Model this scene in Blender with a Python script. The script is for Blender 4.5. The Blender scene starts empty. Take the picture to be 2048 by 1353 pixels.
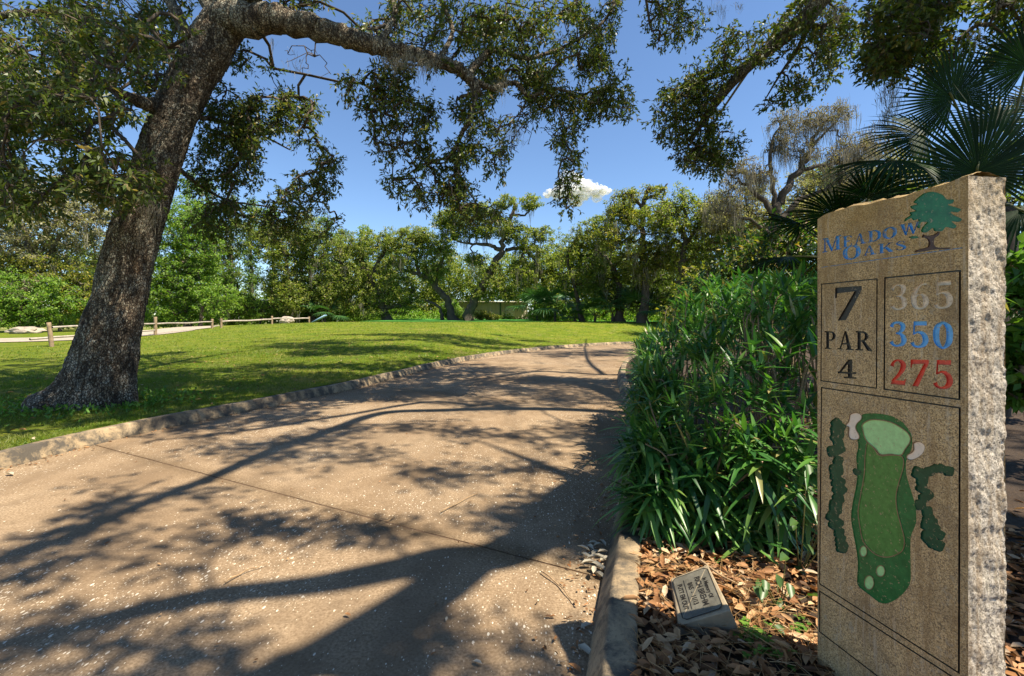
import bpy, math, random
import numpy as np
from mathutils import Vector, Matrix, noise as mnoise
from mathutils.geometry import delaunay_2d_cdt

# ------------------------------------------------------------------ camera, sky, sun, exposure
sc = bpy.context.scene
C = sc.collection
F_PX, U0, V0, EYE = 910.0, 1024.0, 643.0, 1.2        # focal length in photo pixels, principal point, eye height (m)
cam_data = bpy.data.cameras.new('camera')
cam_data.sensor_width = 36.0
cam_data.lens = 36.0 * F_PX / 2048.0
cam_data.shift_y = -(676.5 - V0) / 2048.0
cam_data.clip_start = 0.02
cam_data.clip_end = 6000
cam = bpy.data.objects.new('camera', cam_data)
cam.location = (0, 0, EYE)
cam.rotation_euler = (math.radians(90), 0, 0)
C.objects.link(cam)
sc.camera = cam

TO_SUN = Vector((0.796, -0.349, 1.50)).normalized()
SUN_EL = math.asin(TO_SUN.z)
SUN_AZ = math.atan2(TO_SUN.x, TO_SUN.y)
world = bpy.data.worlds.new('World')
sc.world = world
world.use_nodes = True
wn = world.node_tree
wn.nodes.clear()
sky = wn.nodes.new('ShaderNodeTexSky')
sky.sky_type = 'NISHITA'
sky.sun_disc = False
sky.sun_elevation = SUN_EL
sky.sun_rotation = SUN_AZ
sky.altitude = 0
sky.air_density = 1.0
sky.dust_density = 0.0
sky.ozone_density = 6.0
bgn = wn.nodes.new('ShaderNodeBackground')
bgn.inputs['Strength'].default_value = 0.085
wout = wn.nodes.new('ShaderNodeOutputWorld')
wn.links.new(sky.outputs[0], bgn.inputs['Color'])
wn.links.new(bgn.outputs[0], wout.inputs['Surface'])

sun_data = bpy.data.lights.new('sun', 'SUN')
sun_data.energy = 5.0
sun_data.angle = math.radians(0.53)
sun_data.color = (1.0, 0.90, 0.72)
sun = bpy.data.objects.new('sun', sun_data)
sun.rotation_euler = TO_SUN.to_track_quat('Z', 'Y').to_euler()
C.objects.link(sun)

sc.view_settings.view_transform = 'Standard'
sc.view_settings.look = 'None'
sc.view_settings.gamma = 1.0
sc.view_settings.exposure = 1.2
sc.view_settings.use_curve_mapping = False
sc.render.engine = 'CYCLES'
sc.cycles.max_bounces = 8
sc.cycles.diffuse_bounces = 4
sc.cycles.transmission_bounces = 6
sc.cycles.transparent_max_bounces = 24
sc.cycles.use_denoising = True

# ------------------------------------------------------------------ helpers
rng = np.random.default_rng(7)
random.seed(7)
PI = math.pi

SUNV = np.array(TO_SUN)
def at(u, v, d):
    """world point seen at photo pixel (u, v) at depth d metres"""
    return np.array([d * (u - U0) / F_PX, d, EYE + d * (V0 - v) / F_PX])

def hash2(ix, iy, s=0):
    n = (ix.astype(np.int64) * 374761393 + iy.astype(np.int64) * 668265263 + s * 974711) & 0x7fffffff
    n = ((n ^ (n >> 13)) * 1274126177) & 0x7fffffff
    return ((n ^ (n >> 16)) & 0xffff) / 65535.0

def vnoise(x, y, s=0):
    x = np.asarray(x, float); y = np.asarray(y, float)
    ix, iy = np.floor(x), np.floor(y)
    fx, fy = x - ix, y - iy
    fx = fx * fx * (3 - 2 * fx); fy = fy * fy * (3 - 2 * fy)
    a = hash2(ix, iy, s); b = hash2(ix + 1, iy, s); c = hash2(ix, iy + 1, s); d = hash2(ix + 1, iy + 1, s)
    return (a * (1 - fx) + b * fx) * (1 - fy) + (c * (1 - fx) + d * fx) * fy

def fbm(x, y, s=0, o=4):
    r, a, t = 0, 0.5, 0
    for k in range(o):
        r = r + a * vnoise(np.asarray(x) * 2 ** k, np.asarray(y) * 2 ** k, s + k * 17); t += a; a *= 0.5
    return r / t

def sstep(t):
    t = np.clip(t, 0, 1)
    return t * t * (3 - 2 * t)

def mesh_np(name, V, faces, mat=None, parent=None, smooth=False):
    """faces: list of int arrays, each (n, k)"""
    me = bpy.data.meshes.new(name)
    V = np.asarray(V, np.float32).reshape(-1, 3)
    me.vertices.add(len(V)); me.vertices.foreach_set('co', V.ravel())
    faces = [np.asarray(f, np.int32) for f in faces if len(f)]
    nl = sum(f.size for f in faces); nf = sum(len(f) for f in faces)
    me.loops.add(nl); me.polygons.add(nf)
    me.loops.foreach_set('vertex_index', np.concatenate([f.ravel() for f in faces]))
    tot = np.concatenate([np.full(len(f), f.shape[1], np.int32) for f in faces])
    start = np.concatenate([[0], np.cumsum(tot)[:-1]]).astype(np.int32)
    me.polygons.foreach_set('loop_start', start)
    me.polygons.foreach_set('loop_total', tot)
    if smooth:
        me.polygons.foreach_set('use_smooth', np.ones(nf, bool))
    me.update(calc_edges=True)
    if mat is not None:
        me.materials.append(mat)
    return link(name, me, parent)

def link(name, me, parent=None):
    o = bpy.data.objects.new(name, me)
    C.objects.link(o)
    if parent is not None:
        o.parent = parent
        o.matrix_parent_inverse = Matrix.Translation(-parent.location) if parent.type == 'EMPTY' else Matrix.Identity(4)
    return o

def thing(name, label, cat, loc=(0, 0, 0), group=None):
    o = bpy.data.objects.new(name, None)
    C.objects.link(o)
    o.location = Vector([float(c) for c in loc])
    o.empty_display_size = 0.1
    return tag(o, label, cat, group)

def tag(o, label, cat, group=None):
    o['label'] = label; o['category'] = cat
    if group: o['group'] = group
    return o

def structure(o, label=None):
    o['kind'] = 'structure'
    if label: o['label'] = label
    return o

def stuff(o, label=None, cat=None):
    o['kind'] = 'stuff'
    if label: o['label'] = label
    if cat: o['category'] = cat
    return o

def catmull(pts, n):
    """resample points (k, m) at n points per span"""
    P = np.asarray(pts, float)
    P = np.vstack([2 * P[0] - P[1], P, 2 * P[-1] - P[-2]])
    out = []
    for i in range(1, len(P) - 2):
        t = np.linspace(0, 1, n, endpoint=False)[:, None]
        a, b, c, d = P[i - 1], P[i], P[i + 1], P[i + 2]
        out.append(0.5 * (2 * b + (c - a) * t + (2 * a - 5 * b + 4 * c - d) * t ** 2 + (3 * b - a - 3 * c + d) * t ** 3))
    out.append(P[-2][None])
    return np.vstack(out)

def tube(P, R, sides=10, rough=0.0, freq=4.0, seed=0, cap=True):
    """swept tube; returns V, faces"""
    P = np.asarray(P, float); R = np.asarray(R, float)
    T = np.gradient(P, axis=0); T /= np.linalg.norm(T, axis=1)[:, None] + 1e-9
    ref = np.array([0.0, 1, 0]) if abs(T[0][1]) < 0.9 else np.array([1.0, 0, 0])
    N = np.zeros_like(P)
    n = ref - T[0] * ref.dot(T[0]); n /= np.linalg.norm(n)
    for i in range(len(P)):
        n = n - T[i] * n.dot(T[i]); n /= np.linalg.norm(n); N[i] = n
    B = np.cross(T, N)
    a = np.linspace(0, 2 * PI, sides, endpoint=False)
    rr = np.repeat(R[:, None], sides, 1)
    if rough:
        L = np.concatenate([[0], np.cumsum(np.linalg.norm(np.diff(P, axis=0), axis=1))])
        rr = rr * (1 + rough * (fbm(np.cos(a)[None] * 2 + L[:, None] * freq * 0.35 + seed, np.sin(a)[None] * 2 + L[:, None] * freq * 0.2, seed) - 0.5) * 2)
    V = P[:, None] + rr[..., None] * (np.cos(a)[None, :, None] * N[:, None] + np.sin(a)[None, :, None] * B[:, None])
    V = V.reshape(-1, 3)
    m = len(P)
    i, j = np.meshgrid(np.arange(m - 1), np.arange(sides), indexing='ij')
    j2 = (j + 1) % sides
    Fq = np.stack([i * sides + j, i * sides + j2, (i + 1) * sides + j2, (i + 1) * sides + j], -1).reshape(-1, 4)
    faces = [Fq]
    if cap:
        V = np.vstack([V, P[-1:] + T[-1:] * R[-1]])
        k = len(V) - 1
        jj = np.arange(sides)
        faces.append(np.stack([(m - 1) * sides + jj, (m - 1) * sides + (jj + 1) % sides, np.full(sides, k)], -1))
    return V, faces

class Bag:
    """collects shapes into one mesh"""
    def __init__(self): self.V, self.F, self.n = [], [], 0
    def add(self, V, faces):
        for f in faces: self.F.append(np.asarray(f) + self.n)
        self.V.append(np.asarray(V)); self.n += len(V)
        return self
    def box(self, c, size, rot=None):
        s = np.array(size) / 2
        V = np.array([[x, y, z] for x in (-1, 1) for y in (-1, 1) for z in (-1, 1)], float) * s
        if rot is not None: V = V @ np.array(rot).T
        return self.add(V + np.array(c), [np.array([[0, 1, 3, 2], [4, 6, 7, 5], [0, 4, 5, 1], [2, 3, 7, 6], [0, 2, 6, 4], [1, 5, 7, 3]])])
    def build(self, name, mat, parent=None, smooth=False):
        by = {}
        for f in self.F: by.setdefault(f.shape[1], []).append(f)
        return mesh_np(name, np.vstack(self.V), [np.vstack(v) for v in by.values()], mat, parent, smooth)

def unit(a):
    return a / (np.linalg.norm(a, axis=-1, keepdims=True) + 1e-9)

def rand_dirs(n):
    return unit(rng.normal(size=(n, 3)))

def leaves(base, d, L, W, fold=0.25, up=None, near=False, curl=0.15):
    """lance leaves; base (n,3), d unit axis (n,3); one folded quad each, or two with mid rib when near"""
    n = len(base)
    if up is None: up = rand_dirs(n)
    s = unit(np.cross(d, up)); nn = np.cross(s, d)
    L = np.broadcast_to(np.asarray(L, float), (n,))[:, None]; W = np.broadcast_to(np.asarray(W, float), (n,))[:, None]
    if not near:
        V = np.stack([base, base + d * L * 0.5 + s * W * 0.5 + nn * W * fold, base + d * L - nn * L * curl, base + d * L * 0.5 - s * W * 0.5 + nn * W * fold], 1)
        return V.reshape(-1, 3), [np.arange(n * 4).reshape(-1, 4)]
    V = np.stack([base,
                  base + d * L * 0.3 + s * W * 0.45 + nn * W * fold, base + d * L * 0.68 + s * W * 0.4 + nn * (W * fold - L * curl * 0.4),
                  base + d * L - nn * L * curl,
                  base + d * L * 0.68 - s * W * 0.4 + nn * (W * fold - L * curl * 0.4), base + d * L * 0.3 - s * W * 0.45 + nn * W * fold], 1)
    o = (np.arange(n) * 6)[:, None]
    return V.reshape(-1, 3), [np.vstack([o + np.array([0, 1, 2, 3]), o + np.array([0, 3, 4, 5])])]

def cluster_leaves(T, n, spread, L, W, near=False, out=None, droop=0.2, lv=0.35):
    """n leaves round every target point, pointing outwards from the twig end"""
    m = len(T)
    c = np.repeat(T, n, 0)
    off = rand_dirs(m * n) * (rng.random((m * n, 1)) ** 0.6) * spread
    d = unit(off / spread * 0.9 + rand_dirs(m * n) * 0.6 + np.array([0, 0, -droop]))
    k = m * n
    Ls = L * (1 - lv + 2 * lv * rng.random(k)); Ws = W * (1 - lv + 2 * lv * rng.random(k))
    up = unit(SUNV * 0.9 + rng.normal(size=(k, 3)) * 0.5)
    return leaves(c + off, d, Ls, Ws, near=near, up=up)

def sprays(T, k=5, L=0.16, per=6, leaf=0.066, w=0.021, sub=2):
    """k fine twigs round every target with leaves set along their outer half; returns twig shape and leaf shape"""
    m = len(T)
    B = np.repeat(T, k, 0)
    d = unit(rand_dirs(m * k) + np.array([0, 0, -0.25]))
    l = L * (0.55 + 0.75 * rng.random(m * k))
    E = B + d * l[:, None] + np.array([0, 0, -0.12]) * l[:, None]
    tw_ = prisms(B, E, np.full(m * k, 0.0022), np.full(m * k, 0.0010), 3)
    n = m * k * per
    Br, Er, dr = np.repeat(B, per, 0), np.repeat(E, per, 0), np.repeat(d, per, 0)
    f = 0.35 + 0.65 * np.tile((np.arange(per) + 0.5) / per, m * k)[:, None] + rng.normal(size=(n, 1)) * 0.05
    base = Br + (Er - Br) * f
    ld = unit(dr * 0.75 + rand_dirs(n) * 0.8 + np.array([0, 0, -0.1]))
    up = unit(SUNV * 0.9 + rng.normal(size=(n, 3)) * 0.5)
    return tw_, leaves(base, ld, leaf * (0.65 + 0.7 * rng.random(n)), w * (0.75 + 0.8 * rng.random(n)), 0.25, up, False)

def grow(skel, skel_r, T, twig=0.004, seed=0, jit=0.12, rmax=0.05):
    """joins every target to the nearest earlier node, thickest where most hangs; returns V, faces"""
    S = np.asarray(skel, float)
    d0 = np.min(np.linalg.norm(T[:, None] - S[None], axis=2), axis=1) if len(T) * len(S) < 4e6 else np.linalg.norm(T - S.mean(0), axis=1)
    order = np.argsort(d0)
    nodes = np.vstack([S, np.zeros((2 * len(T), 3))]); n = len(S)
    par = np.full(len(nodes), -1); cnt = np.zeros(len(nodes))
    r = np.random.default_rng(seed)
    for k in order:
        t = T[k]
        q = nodes[:n]
        dist = np.linalg.norm(q - t, axis=1) + 0.25 * np.maximum(0, q[:, 2] * 0)
        j = int(np.argmin(dist))
        L = dist[j]
        mid = (q[j] + t) / 2 + r.normal(size=3) * jit * L + np.array([0, 0, 0.08 * L])
        nodes[n] = mid; par[n] = j; nodes[n + 1] = t; par[n + 1] = n; n += 2
    for i in range(n - 1, len(S) - 1, -1):
        cnt[i] += 1
        if par[i] >= len(S): cnt[par[i]] += cnt[i]
    idx = np.arange(len(S), n)
    R1 = np.minimum(rmax, twig * cnt[idx] ** 0.42); P1 = nodes[idx]; P0 = nodes[par[idx]]
    pr = par[idx]
    R0 = np.where(pr >= len(S), np.minimum(rmax, twig * np.maximum(cnt[pr], 1) ** 0.42), R1 * 1.4)
    R0 = np.minimum(R0, R1 * 2.4)
    return prisms(P0, P1, R0, R1, 3)

def prisms(P0, P1, R0, R1, k=4):
    d = unit(P1 - P0)
    ref = np.where(np.abs(d[:, 2:3]) < 0.9, np.array([[0, 0, 1.0]]), np.array([[1.0, 0, 0]]))
    a = unit(np.cross(d, ref)); b = np.cross(d, a)
    an = np.linspace(0, 2 * PI, k, endpoint=False)
    ring = np.cos(an)[None, :, None] * a[:, None] + np.sin(an)[None, :, None] * b[:, None]
    V = np.concatenate([P0[:, None] + ring * R0[:, None, None], P1[:, None] + ring * R1[:, None, None]], 1)
    o = (np.arange(len(P0)) * 2 * k)[:, None]
    F = np.concatenate([o + np.array([j, (j + 1) % k, k + (j + 1) % k, k + j]) for j in range(k)])
    return V.reshape(-1, 3), [F]

def moss(anchors, length, width=0.012, n=14, spread=0.12):
    """hanging tufts of thin grey strands"""
    m = len(anchors)
    length = np.repeat(np.broadcast_to(np.asarray(length, float), (m,)), n)
    A = np.repeat(np.asarray(anchors, float), n, 0) + rng.normal(size=(m * n, 3)) * np.array([spread, spread, spread * 0.5])
    c = np.repeat(np.asarray(anchors, float), n, 0)
    Ls = length * (0.3 + 0.7 * rng.random(m * n)); k = m * n
    ang = rng.random(k) * 2 * PI
    s = np.stack([np.cos(ang), np.sin(ang), np.zeros(k)], 1)
    lv = []
    p = A.copy()
    for i in range(5):
        w = width * (1 - (i / 4.3) ** 1.5) * (0.6 + 0.8 * rng.random(k))
        lv += [p + s * w[:, None] / 2, p - s * w[:, None] / 2]
        pull = (c - p) * 0.22; pull[:, 2] = 0
        p = p + np.array([0, 0, -1.0]) * (Ls / 4)[:, None] + pull + rng.normal(size=(k, 3)) * (Ls / 4)[:, None] * 0.17
    V = np.stack(lv, 1).reshape(-1, 3)
    o = (np.arange(k) * 10)[:, None]
    return V, [np.concatenate([o + np.array([2 * i, 2 * i + 1, 2 * i + 3, 2 * i + 2]) for i in range(4)])]

def segdist(px, py, poly):
    """signed-less distance of points to a polyline, and y of its nearest point"""
    best = np.full(np.shape(px), 1e9)
    for (x0, y0), (x1, y1) in zip(poly[:-1], poly[1:]):
        dx, dy = x1 - x0, y1 - y0
        t = np.clip(((px - x0) * dx + (py - y0) * dy) / (dx * dx + dy * dy), 0, 1)
        best = np.minimum(best, np.hypot(px - x0 - t * dx, py - y0 - t * dy))
    return best

# ------------------------------------------------------------------ materials
def new_mat(name):
    m = bpy.data.materials.new(name); m.use_nodes = True
    nt = m.node_tree
    b = nt.nodes['Principled BSDF']
    return m, nt, b

def nd(nt, typ, **kw):
    n = nt.nodes.new(typ)
    for k, v in kw.items():
        if k in n.inputs: n.inputs[k].default_value = v
        else: setattr(n, k, v)
    return n

def ramp(nt, fac, stops, interp='LINEAR'):
    r = nt.nodes.new('ShaderNodeValToRGB')
    r.color_ramp.interpolation = interp
    e = r.color_ramp.elements
    while len(e) < len(stops): e.new(0.5)
    for el, (p, c) in zip(e, stops):
        el.position = p
        el.color = (*c, 1) if len(c) == 3 else c
    nt.links.new(fac, r.inputs[0])
    return r.outputs[0]

def gray(v): return (v, v, v)

def mixc(nt, fac, a, b, mode='MIX'):
    m = nt.nodes.new('ShaderNodeMix'); m.data_type = 'RGBA'; m.blend_type = mode
    for sock, val in ((m.inputs[0], fac), (m.inputs[6], a), (m.inputs[7], b)):
        if hasattr(val, 'is_output'): nt.links.new(val, sock)
        else: sock.default_value = val if isinstance(val, (int, float)) else (*val, 1)
    return m.outputs[2]

def wpos(nt):
    return nt.nodes.new('ShaderNodeNewGeometry').outputs['Position']

def noise_t(nt, vec, scale, detail=4, rough=0.55, dist=0.0):
    n = nd(nt, 'ShaderNodeTexNoise', Scale=scale, Detail=detail, Roughness=rough, Distortion=dist)
    if vec is not None: nt.links.new(vec, n.inputs['Vector'])
    return n.outputs['Fac']

def scaled(nt, vec, s):
    m = nd(nt, 'ShaderNodeMapping'); m.inputs['Scale'].default_value = s
    nt.links.new(vec, m.inputs['Vector'])
    return m.outputs[0]

def bump(nt, b, h, strength=0.5, dist=0.02):
    n = nd(nt, 'ShaderNodeBump', Strength=strength, Distance=dist)
    nt.links.new(h, n.inputs['Height'])
    nt.links.new(n.outputs[0], b.inputs['Normal'])
    return n

def leaf_mat(name, stops, rough=0.45, trans=0.35, spec=0.4, tint=(1.25, 1.35, 0.55), per_object=False):
    m, nt, b = new_mat(name)
    g = nt.nodes.new('ShaderNodeNewGeometry')
    rnd = nt.nodes.new('ShaderNodeObjectInfo').outputs['Random'] if per_object else g.outputs['Random Per Island']
    col = ramp(nt, rnd, stops)
    nt.links.new(col, b.inputs['Base Color'])
    b.inputs['Roughness'].default_value = rough
    b.inputs['Specular IOR Level'].default_value = spec
    t = nt.nodes.new('ShaderNodeBsdfTranslucent')
    c2 = mixc(nt, 1.0, col, tint, 'MULTIPLY')
    nt.links.new(c2, t.inputs['Color'])
    mx = nt.nodes.new('ShaderNodeMixShader'); mx.inputs[0].default_value = trans
    nt.links.new(b.outputs[0], mx.inputs[1]); nt.links.new(t.outputs[0], mx.inputs[2])
    nt.links.new(mx.outputs[0], nt.nodes['Material Output'].inputs['Surface'])
    return m

def plain(name, col, rough=0.7, var=0.25, scale=8.0, bstr=0.3, spec=0.3):
    m, nt, b = new_mat(name)
    p = wpos(nt)
    f = noise_t(nt, p, scale, 5)
    c = ramp(nt, f, [(0.3, tuple(x * (1 - var) for x in col)), (0.7, tuple(min(1, x * (1 + var)) for x in col))])
    nt.links.new(c, b.inputs['Base Color'])
    b.inputs['Roughness'].default_value = rough
    b.inputs['Specular IOR Level'].default_value = spec
    bump(nt, b, noise_t(nt, p, scale * 6, 3), bstr, 0.01)
    return m

M = {}
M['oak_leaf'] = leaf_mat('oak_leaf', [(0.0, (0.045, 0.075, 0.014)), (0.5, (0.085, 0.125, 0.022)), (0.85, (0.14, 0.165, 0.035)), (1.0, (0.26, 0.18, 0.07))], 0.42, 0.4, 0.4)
M['oak_leaf_gold'] = leaf_mat('oak_leaf_gold', [(0.0, (0.06, 0.07, 0.02)), (0.5, (0.10, 0.11, 0.03)), (0.85, (0.14, 0.12, 0.045)), (1.0, (0.24, 0.17, 0.08))], 0.4, 0.3, 0.5)
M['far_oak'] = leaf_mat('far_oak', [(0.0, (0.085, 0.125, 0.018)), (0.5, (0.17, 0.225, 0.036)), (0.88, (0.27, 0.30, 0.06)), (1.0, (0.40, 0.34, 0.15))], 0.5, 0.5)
M['far_green'] = leaf_mat('far_green', [(0.0, (0.075, 0.165, 0.018)), (0.5, (0.15, 0.27, 0.034)), (1.0, (0.26, 0.36, 0.06))], 0.5, 0.5)
M['far_yellow'] = leaf_mat('far_yellow', [(0.0, (0.09, 0.13, 0.018)), (0.5, (0.18, 0.215, 0.03)), (0.85, (0.27, 0.26, 0.04)), (1.0, (0.42, 0.33, 0.06))], 0.5, 0.45)
M['far_brown'] = leaf_mat('far_brown', [(0.0, (0.13, 0.10, 0.07)), (0.5, (0.22, 0.175, 0.12)), (0.85, (0.20, 0.195, 0.085)), (1.0, (0.36, 0.30, 0.22))], 0.6, 0.35)
M['far_grey'] = leaf_mat('far_grey', [(0.0, (0.15, 0.145, 0.07)), (0.5, (0.27, 0.255, 0.14)), (1.0, (0.42, 0.39, 0.25))], 0.6, 0.45)
M['far_cypress'] = leaf_mat('far_cypress', [(0.0, (0.07, 0.14, 0.035)), (0.6, (0.125, 0.22, 0.05)), (1.0, (0.22, 0.30, 0.08))], 0.5, 0.5)
M['far_dark'] = leaf_mat('far_dark', [(0.0, (0.05, 0.09, 0.014)), (0.6, (0.105, 0.16, 0.026)), (1.0, (0.19, 0.235, 0.045))], 0.45, 0.45)
M['moss'] = leaf_mat('moss', [(0.0, (0.14, 0.13, 0.10)), (0.5, (0.25, 0.23, 0.18)), (1.0, (0.36, 0.33, 0.26))], 0.9, 0.3, 0.1, (1, 1, 0.9))
M['shrub_leaf'] = leaf_mat('shrub_leaf', [(0.0, (0.022, 0.085, 0.022)), (0.4, (0.055, 0.165, 0.032)), (0.75, (0.10, 0.23, 0.040)), (0.94, (0.15, 0.24, 0.05)), (1.0, (0.34, 0.26, 0.11))], 0.36, 0.3, 0.45, (1.2, 1.4, 0.5), False)
M['shrub_leaf_one'] = leaf_mat('shrub_leaf_one', [(0.0, (0.022, 0.085, 0.022)), (0.4, (0.055, 0.165, 0.032)), (0.75, (0.10, 0.23, 0.040)), (0.94, (0.15, 0.24, 0.05)), (1.0, (0.34, 0.26, 0.11))], 0.36, 0.3, 0.45, (1.2, 1.4, 0.5), True)
M['hedge_leaf'] = leaf_mat('hedge_leaf', [(0.0, (0.0234, 0.065, 0.0156)), (0.6, (0.0585, 0.1235, 0.0234)), (0.9, (0.156, 0.208, 0.026)), (1.0, (0.338, 0.221, 0.039))], 0.4, 0.35, 0.5)
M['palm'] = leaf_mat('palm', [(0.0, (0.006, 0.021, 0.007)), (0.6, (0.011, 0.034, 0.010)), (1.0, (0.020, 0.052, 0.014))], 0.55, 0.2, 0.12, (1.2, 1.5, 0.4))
M['litter'] = leaf_mat('litter', [(0.0, (0.08, 0.038, 0.014)), (0.35, (0.22, 0.10, 0.038)), (0.65, (0.38, 0.19, 0.08)), (0.9, (0.48, 0.30, 0.15)), (1.0, (0.55, 0.43, 0.30))], 0.65, 0.15, 0.3, (1.1, 1, 0.7))
M['pale_leaf'] = leaf_mat('pale_leaf', [(0.0, (0.36, 0.30, 0.21)), (0.6, (0.47, 0.42, 0.32)), (1.0, (0.56, 0.52, 0.43))], 0.7, 0.15, 0.2, (1, 1, 0.9))
M['straw'] = leaf_mat('straw', [(0.0, (0.30, 0.16, 0.06)), (0.6, (0.45, 0.27, 0.11)), (1.0, (0.55, 0.40, 0.22))], 0.7, 0.15, 0.2, (1, 1, 0.8))
M['grass'] = leaf_mat('grass', [(0.0, (0.075, 0.155, 0.010)), (0.5, (0.155, 0.23, 0.015)), (0.85, (0.24, 0.29, 0.03)), (1.0, (0.38, 0.31, 0.11))], 0.5, 0.4, 0.3, (1.15, 1.2, 0.4))
def dry_patches(m, colr, lo, hi, amt):
    nt = m.node_tree
    b = nt.nodes['Principled BSDF']; src = b.inputs['Base Color'].links[0].from_socket
    f = ramp(nt, noise_t(nt, wpos(nt), 0.9, 6, 0.7), [(lo, gray(0)), (hi, gray(amt))])
    c = mixc(nt, f, src, colr)
    f2 = ramp(nt, noise_t(nt, wpos(nt), 0.33, 4, 0.6), [(0.40, gray(0.75)), (0.58, gray(0))])
    c = mixc(nt, f2, c, (0.07, 0.16, 0.012))
    nt.links.new(c, b.inputs['Base Color'])
dry_patches(M['grass'], (0.36, 0.27, 0.12), 0.47, 0.62, 0.9)
M['weed'] = leaf_mat('weed', [(0.0, (0.06, 0.15, 0.02)), (0.6, (0.11, 0.24, 0.03)), (1.0, (0.19, 0.32, 0.05))], 0.45, 0.4, 0.4)
M['twig'] = plain('twig', (0.075, 0.058, 0.042), 0.85, 0.3, 12)
M['far_bark'] = plain('far_bark', (0.065, 0.052, 0.038), 0.9, 0.4, 3)
M['grey_bark'] = plain('grey_bark', (0.14, 0.12, 0.095), 0.9, 0.35, 3)
M['shrub_stem'] = plain('shrub_stem', (0.20, 0.15, 0.085), 0.75, 0.3, 20)
M['stick'] = plain('stick', (0.30, 0.20, 0.11), 0.8, 0.3, 40)
M['stem'] = plain('stem', (0.24, 0.17, 0.10), 0.75, 0.3, 20)
M['petiole'] = plain('petiole', (0.10, 0.10, 0.03), 0.5, 0.3, 20)

def bark_mat():
    m, nt, b = new_mat('oak_bark')
    tc = nt.nodes.new('ShaderNodeTexCoord').outputs['Object']
    sv = scaled(nt, tc, (1, 1, 0.55))
    wob = nd(nt, 'ShaderNodeTexNoise', Scale=6.0, Detail=3.0)
    nt.links.new(sv, wob.inputs['Vector'])
    add = nd(nt, 'ShaderNodeMix'); add.data_type = 'VECTOR'; add.inputs[0].default_value = 0.08
    nt.links.new(sv, add.inputs[4]); nt.links.new(wob.outputs['Color'], add.inputs[5])
    vo = nd(nt, 'ShaderNodeTexVoronoi', feature='DISTANCE_TO_EDGE', Scale=52.0)
    nt.links.new(add.outputs[1], vo.inputs['Vector'])
    vc = nd(nt, 'ShaderNodeTexVoronoi', Scale=52.0)
    nt.links.new(add.outputs[1], vc.inputs['Vector'])
    crack = ramp(nt, vo.outputs['Distance'], [(0.0, gray(0)), (0.16, gray(1))])
    sep = nt.nodes.new('ShaderNodeSeparateColor'); nt.links.new(vc.outputs['Color'], sep.inputs[0])
    plate = ramp(nt, sep.outputs[0], [(0.0, (0.09, 0.065, 0.045)), (0.45, (0.19, 0.145, 0.10)), (0.8, (0.28, 0.235, 0.17)), (1.0, (0.42, 0.38, 0.30))])
    lich = ramp(nt, noise_t(nt, tc, 2.2, 6, 0.7), [(0.46, gray(0)), (0.60, gray(1))])
    lspot = ramp(nt, noise_t(nt, tc, 30, 3, 0.6), [(0.42, gray(0.1)), (0.58, gray(1))])
    lf = mixc(nt, 1.0, lich, lspot, 'MULTIPLY')
    c1 = mixc(nt, lf, plate, (0.34, 0.33, 0.27))
    rust = ramp(nt, noise_t(nt, tc, 3.7, 4), [(0.58, gray(0)), (0.75, gray(0.55))])
    c2 = mixc(nt, rust, c1, (0.16, 0.085, 0.035))
    c3 = mixc(nt, crack, (0.022, 0.017, 0.013), c2)
    furrow = ramp(nt, noise_t(nt, scaled(nt, tc, (1, 1, 0.22)), 12.0, 6, 0.7, 0.6), [(0.40, gray(0.85)), (0.52, gray(0))])
    c3 = mixc(nt, furrow, c3, (0.030, 0.022, 0.016))
    nt.links.new(c3, b.inputs['Base Color'])
    b.inputs['Roughness'].default_value = 0.9
    b.inputs['Specular IOR Level'].default_value = 0.2
    hm = mixc(nt, 0.35, crack, noise_t(nt, tc, 40, 4))
    bump(nt, b, hm, 0.9, 0.02)
    return m
M['bark'] = bark_mat()

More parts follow.
